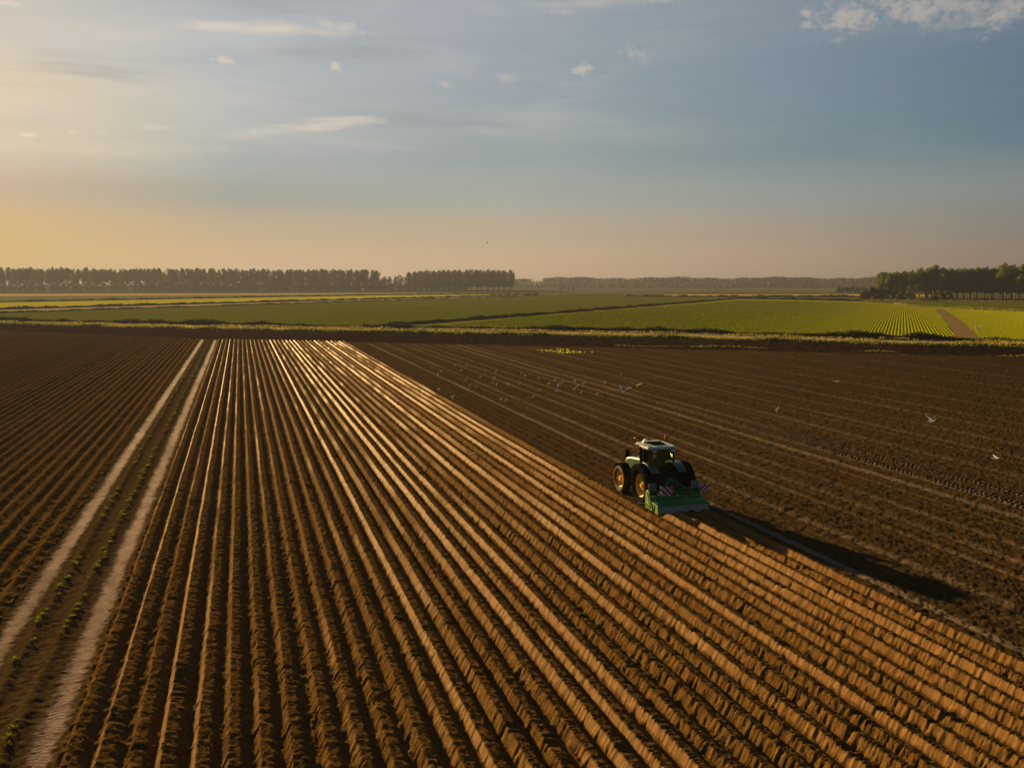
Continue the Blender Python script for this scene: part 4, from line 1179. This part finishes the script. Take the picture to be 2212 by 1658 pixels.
S_midl = skyramp([(0, (210, 176, 134)), (1.5, (207, 176, 138)), (3.2, (193, 171, 141)), (5.2, (163, 164, 153)), (7, (168, 173, 170)), (9, (181, 184, 182)), (13, (181, 186, 190)), (17, (170, 177, 184)), (60, (80, 102, 142))])
S_mid = skyramp([(0, (197, 168, 136)), (1.5, (197, 169, 138)), (3.2, (184, 167, 142)), (5.2, (164, 167, 157)), (8, (148, 159, 163)), (12, (150, 161, 170)), (17, (157, 165, 174)), (60, (66, 90, 134))])
S_midr = skyramp([(0, (170, 146, 124)), (1.5, (174, 150, 126)), (3.2, (163, 149, 132)), (5.2, (146, 151, 147)), (8, (122, 141, 148)), (12, (123, 141, 153)), (17, (132, 144, 156)), (60, (52, 76, 120))])
S_away = skyramp([(0, (132, 117, 104)), (1.5, (140, 124, 110)), (3.2, (132, 128, 119)), (5.2, (128, 134, 133)), (8, (97, 120, 131)), (12, (97, 118, 133)), (17, (110, 126, 138)), (60, (40, 62, 104))])
S_back = skyramp([(0, (70, 66, 66)), (3, (72, 72, 76)), (8, (58, 70, 86)), (17, (52, 66, 90)), (60, (36, 56, 94))])
def step(f, lo, hi):
    m = W.n('ShaderNodeMapRange'); m.clamp = True; W.l(f, m.inputs[0]); m.inputs[1].default_value = lo; m.inputs[2].default_value = hi
    return m.outputs[0]
c = W.mix(step(AZ, -12.8, 0), S_sun, S_midl)
c = W.mix(step(AZ, 0, 16.8), c, S_mid)
c = W.mix(step(AZ, 16.8, 32.5), c, S_midr)
c = W.mix(step(AZ, 32.5, 46.5), c, S_away)
c = W.mix(step(AZ, 46.5, 95), c, S_back)
c = W.mix(step(AZ, -25, -85), c, S_back)
cb = W.n('ShaderNodeCombineXYZ'); W.l(AZ, cb.inputs[0]); W.l(EL, cb.inputs[1])
P2 = cb.outputs[0]
# long soft veils
veil = W.noise(W.scaled(P2, (.07, .33, 1)), 1.0, 5.0, .55, .6)
c = W.mix(W.math('MULTIPLY', W.ramp(veil, .45, .75), W.math('MULTIPLY', W.math('MULTIPLY', step(EL, 5.5, 9), .34), W.math('SUBTRACT', 1.0, W.math('MULTIPLY', step(AZ, 8, 30), .75)))), c, tuple(k / 2 ** EXPO for k in lin((214, 206, 198))))
veil2 = W.noise(W.scaled(P2, (.05, .45, 1)), 1.3, 4.0, .5, .3)
c = W.mix(W.math('MULTIPLY', W.ramp(veil2, .5, .8), W.math('MULTIPLY', step(EL, 4.5, 9), .35)), c, tuple(k / 2 ** EXPO for k in lin((112, 124, 140))))
# single clouds: (x, y, half width, half height, slope, strength, puff)
CL = [(300, 325, 330, 26, -.08, .28, 1), (240, 70, 220, 30, 0, .28, 1), (430, 205, 300, 40, .05, .20, 1), (560, 62, 255, 15, -.02, .85, 1), (578, 53, 70, 16, 0, .45, 2), (738, 58, 60, 14, .15, .5, 2), (480, 127, 30, 12, 0, .75, 2), (727, 146, 20, 13, .5, .75, 2), (690, 272, 200, 16, -.13, .85, 1), (740, 258, 130, 9, -.05, .75, 1), (560, 290, 90, 12, -.2, .35, 1),
      (62, 292, 20, 6, 0, 1.0, 2), (222, 288, 26, 9, 0, .5, 2), (330, 275, 50, 9, -.1, .3, 2), (160, 286, 14, 5, 0, .4, 2), (1256, 151, 36, 13, -.15, .85, 2), (1375, 116, 40, 18, .2, .38, 2), (963, 182, 20, 9, .2, .5, 2), (1095, 168, 34, 13, 0, .35, 2), (1300, 2, 200, 16, -.05, .5, 1), (1420, -4, 90, 14, 0, .5, 2), (1215, 25, 60, 8, 0, .35, 2),
      (1835, 40, 85, 36, 0, .95, 2), (1980, 18, 110, 40, .1, .95, 2), (2085, 12, 90, 30, 0, .8, 2), (2050, 55, 70, 16, 0, .35, 2), (2165, 30, 55, 36, -.3, .9, 2), (2115, 52, 40, 12, 0, .6, 2), (1743, 26, 20, 14, 0, .8, 2), (1745, 56, 22, 13, 0, .75, 2), (1810, 86, 24, 8, 0, .4, 2), (12, 6, 34, 12, 0, .7, 2), (1950, -80, 260, 60, 0, .8, 2), (900, -70, 500, 40, 0, .3, 1)]
npuff = W.noise(W.scaled(P2, (.85, 1.15, 1)), 1.7, 8.0, .62, .25)
nstrk = W.noise(W.scaled(P2, (.28, 1.2, 1)), 1.2, 7.0, .6, .5)
tot = None
for (x, y, hw, hh, sl, st_, pf) in CL:
    a0, e0 = azel(x, y); k = 57.3 / PF * (math.cos(math.atan((x - PCX) / PF)) ** 1.0)
    dx = W.math('SUBTRACT', AZ, a0); dy = W.math('SUBTRACT', EL, e0)
    dy = W.math('ADD', dy, W.math('MULTIPLY', dx, sl))
    q = W.math('ADD', W.math('POWER', W.math('ABSOLUTE', W.math('MULTIPLY', dx, 1 / (hw * k))), 2), W.math('POWER', W.math('ABSOLUTE', W.math('MULTIPLY', dy, 1 / (hh * k))), 2))
    m = W.math('SUBTRACT', 1.0, W.math('MULTIPLY', W.math('SQRT', q), .62), clamp=True)
    nz = npuff if pf == 2 else nstrk
    m = W.math('ADD', m, W.math('MULTIPLY', W.math('SUBTRACT', nz, .52), 2.1 if pf == 2 else 1.3))
    mm = W.math('MULTIPLY', W.ramp(m, .28, .95 if pf == 2 else 1.02), W.math('MULTIPLY', W.math('SUBTRACT', 1.0, W.math('MULTIPLY', q, .25), clamp=True), st_))
    tot = mm if tot is None else W.math('MAXIMUM', tot, mm)
ccol = W.mix(step(AZ, -12, 40), tuple(k / 2 ** EXPO for k in lin((235, 221, 200))), tuple(k / 2 ** EXPO for k in lin((178, 170, 162))))
c = W.mix(W.math('MULTIPLY', tot, .85), c, ccol)
# the physical sky carries part of the light and glow
nis = W.mix(1.0, sky.outputs[0], (.05, .05, .05), 'MULTIPLY')
hs = W.n('ShaderNodeMix', data_type='RGBA', blend_type='DARKEN'); hs.inputs[0].default_value = 1.0
W.l(nis, hs.inputs[6]); hs.inputs[7].default_value = (.30, .25, .16, 1)
c = W.mix(.04, c, hs.outputs[2])
bg = W.n('ShaderNodeBackground'); bg.inputs['Strength'].default_value = 1.0
W.l(c, bg.inputs['Color'])
W.l(bg.outputs[0], W.out.inputs['Surface'])

# ------------------------------------------------------------------ render settings
scene.render.engine = 'CYCLES'
scene.cycles.max_bounces = 6; scene.cycles.diffuse_bounces = 2; scene.cycles.glossy_bounces = 3; scene.cycles.transmission_bounces = 4; scene.cycles.transparent_max_bounces = 12; scene.cycles.volume_bounces = 0
scene.cycles.use_denoising = True
w.cycles.sampling_method = 'NONE'
scene.view_settings.view_transform = 'Standard'
try: scene.view_settings.look = 'None'
except Exception: pass
scene.view_settings.exposure = EXPO; scene.view_settings.gamma = 1.0
scene.view_settings.use_curve_mapping = False
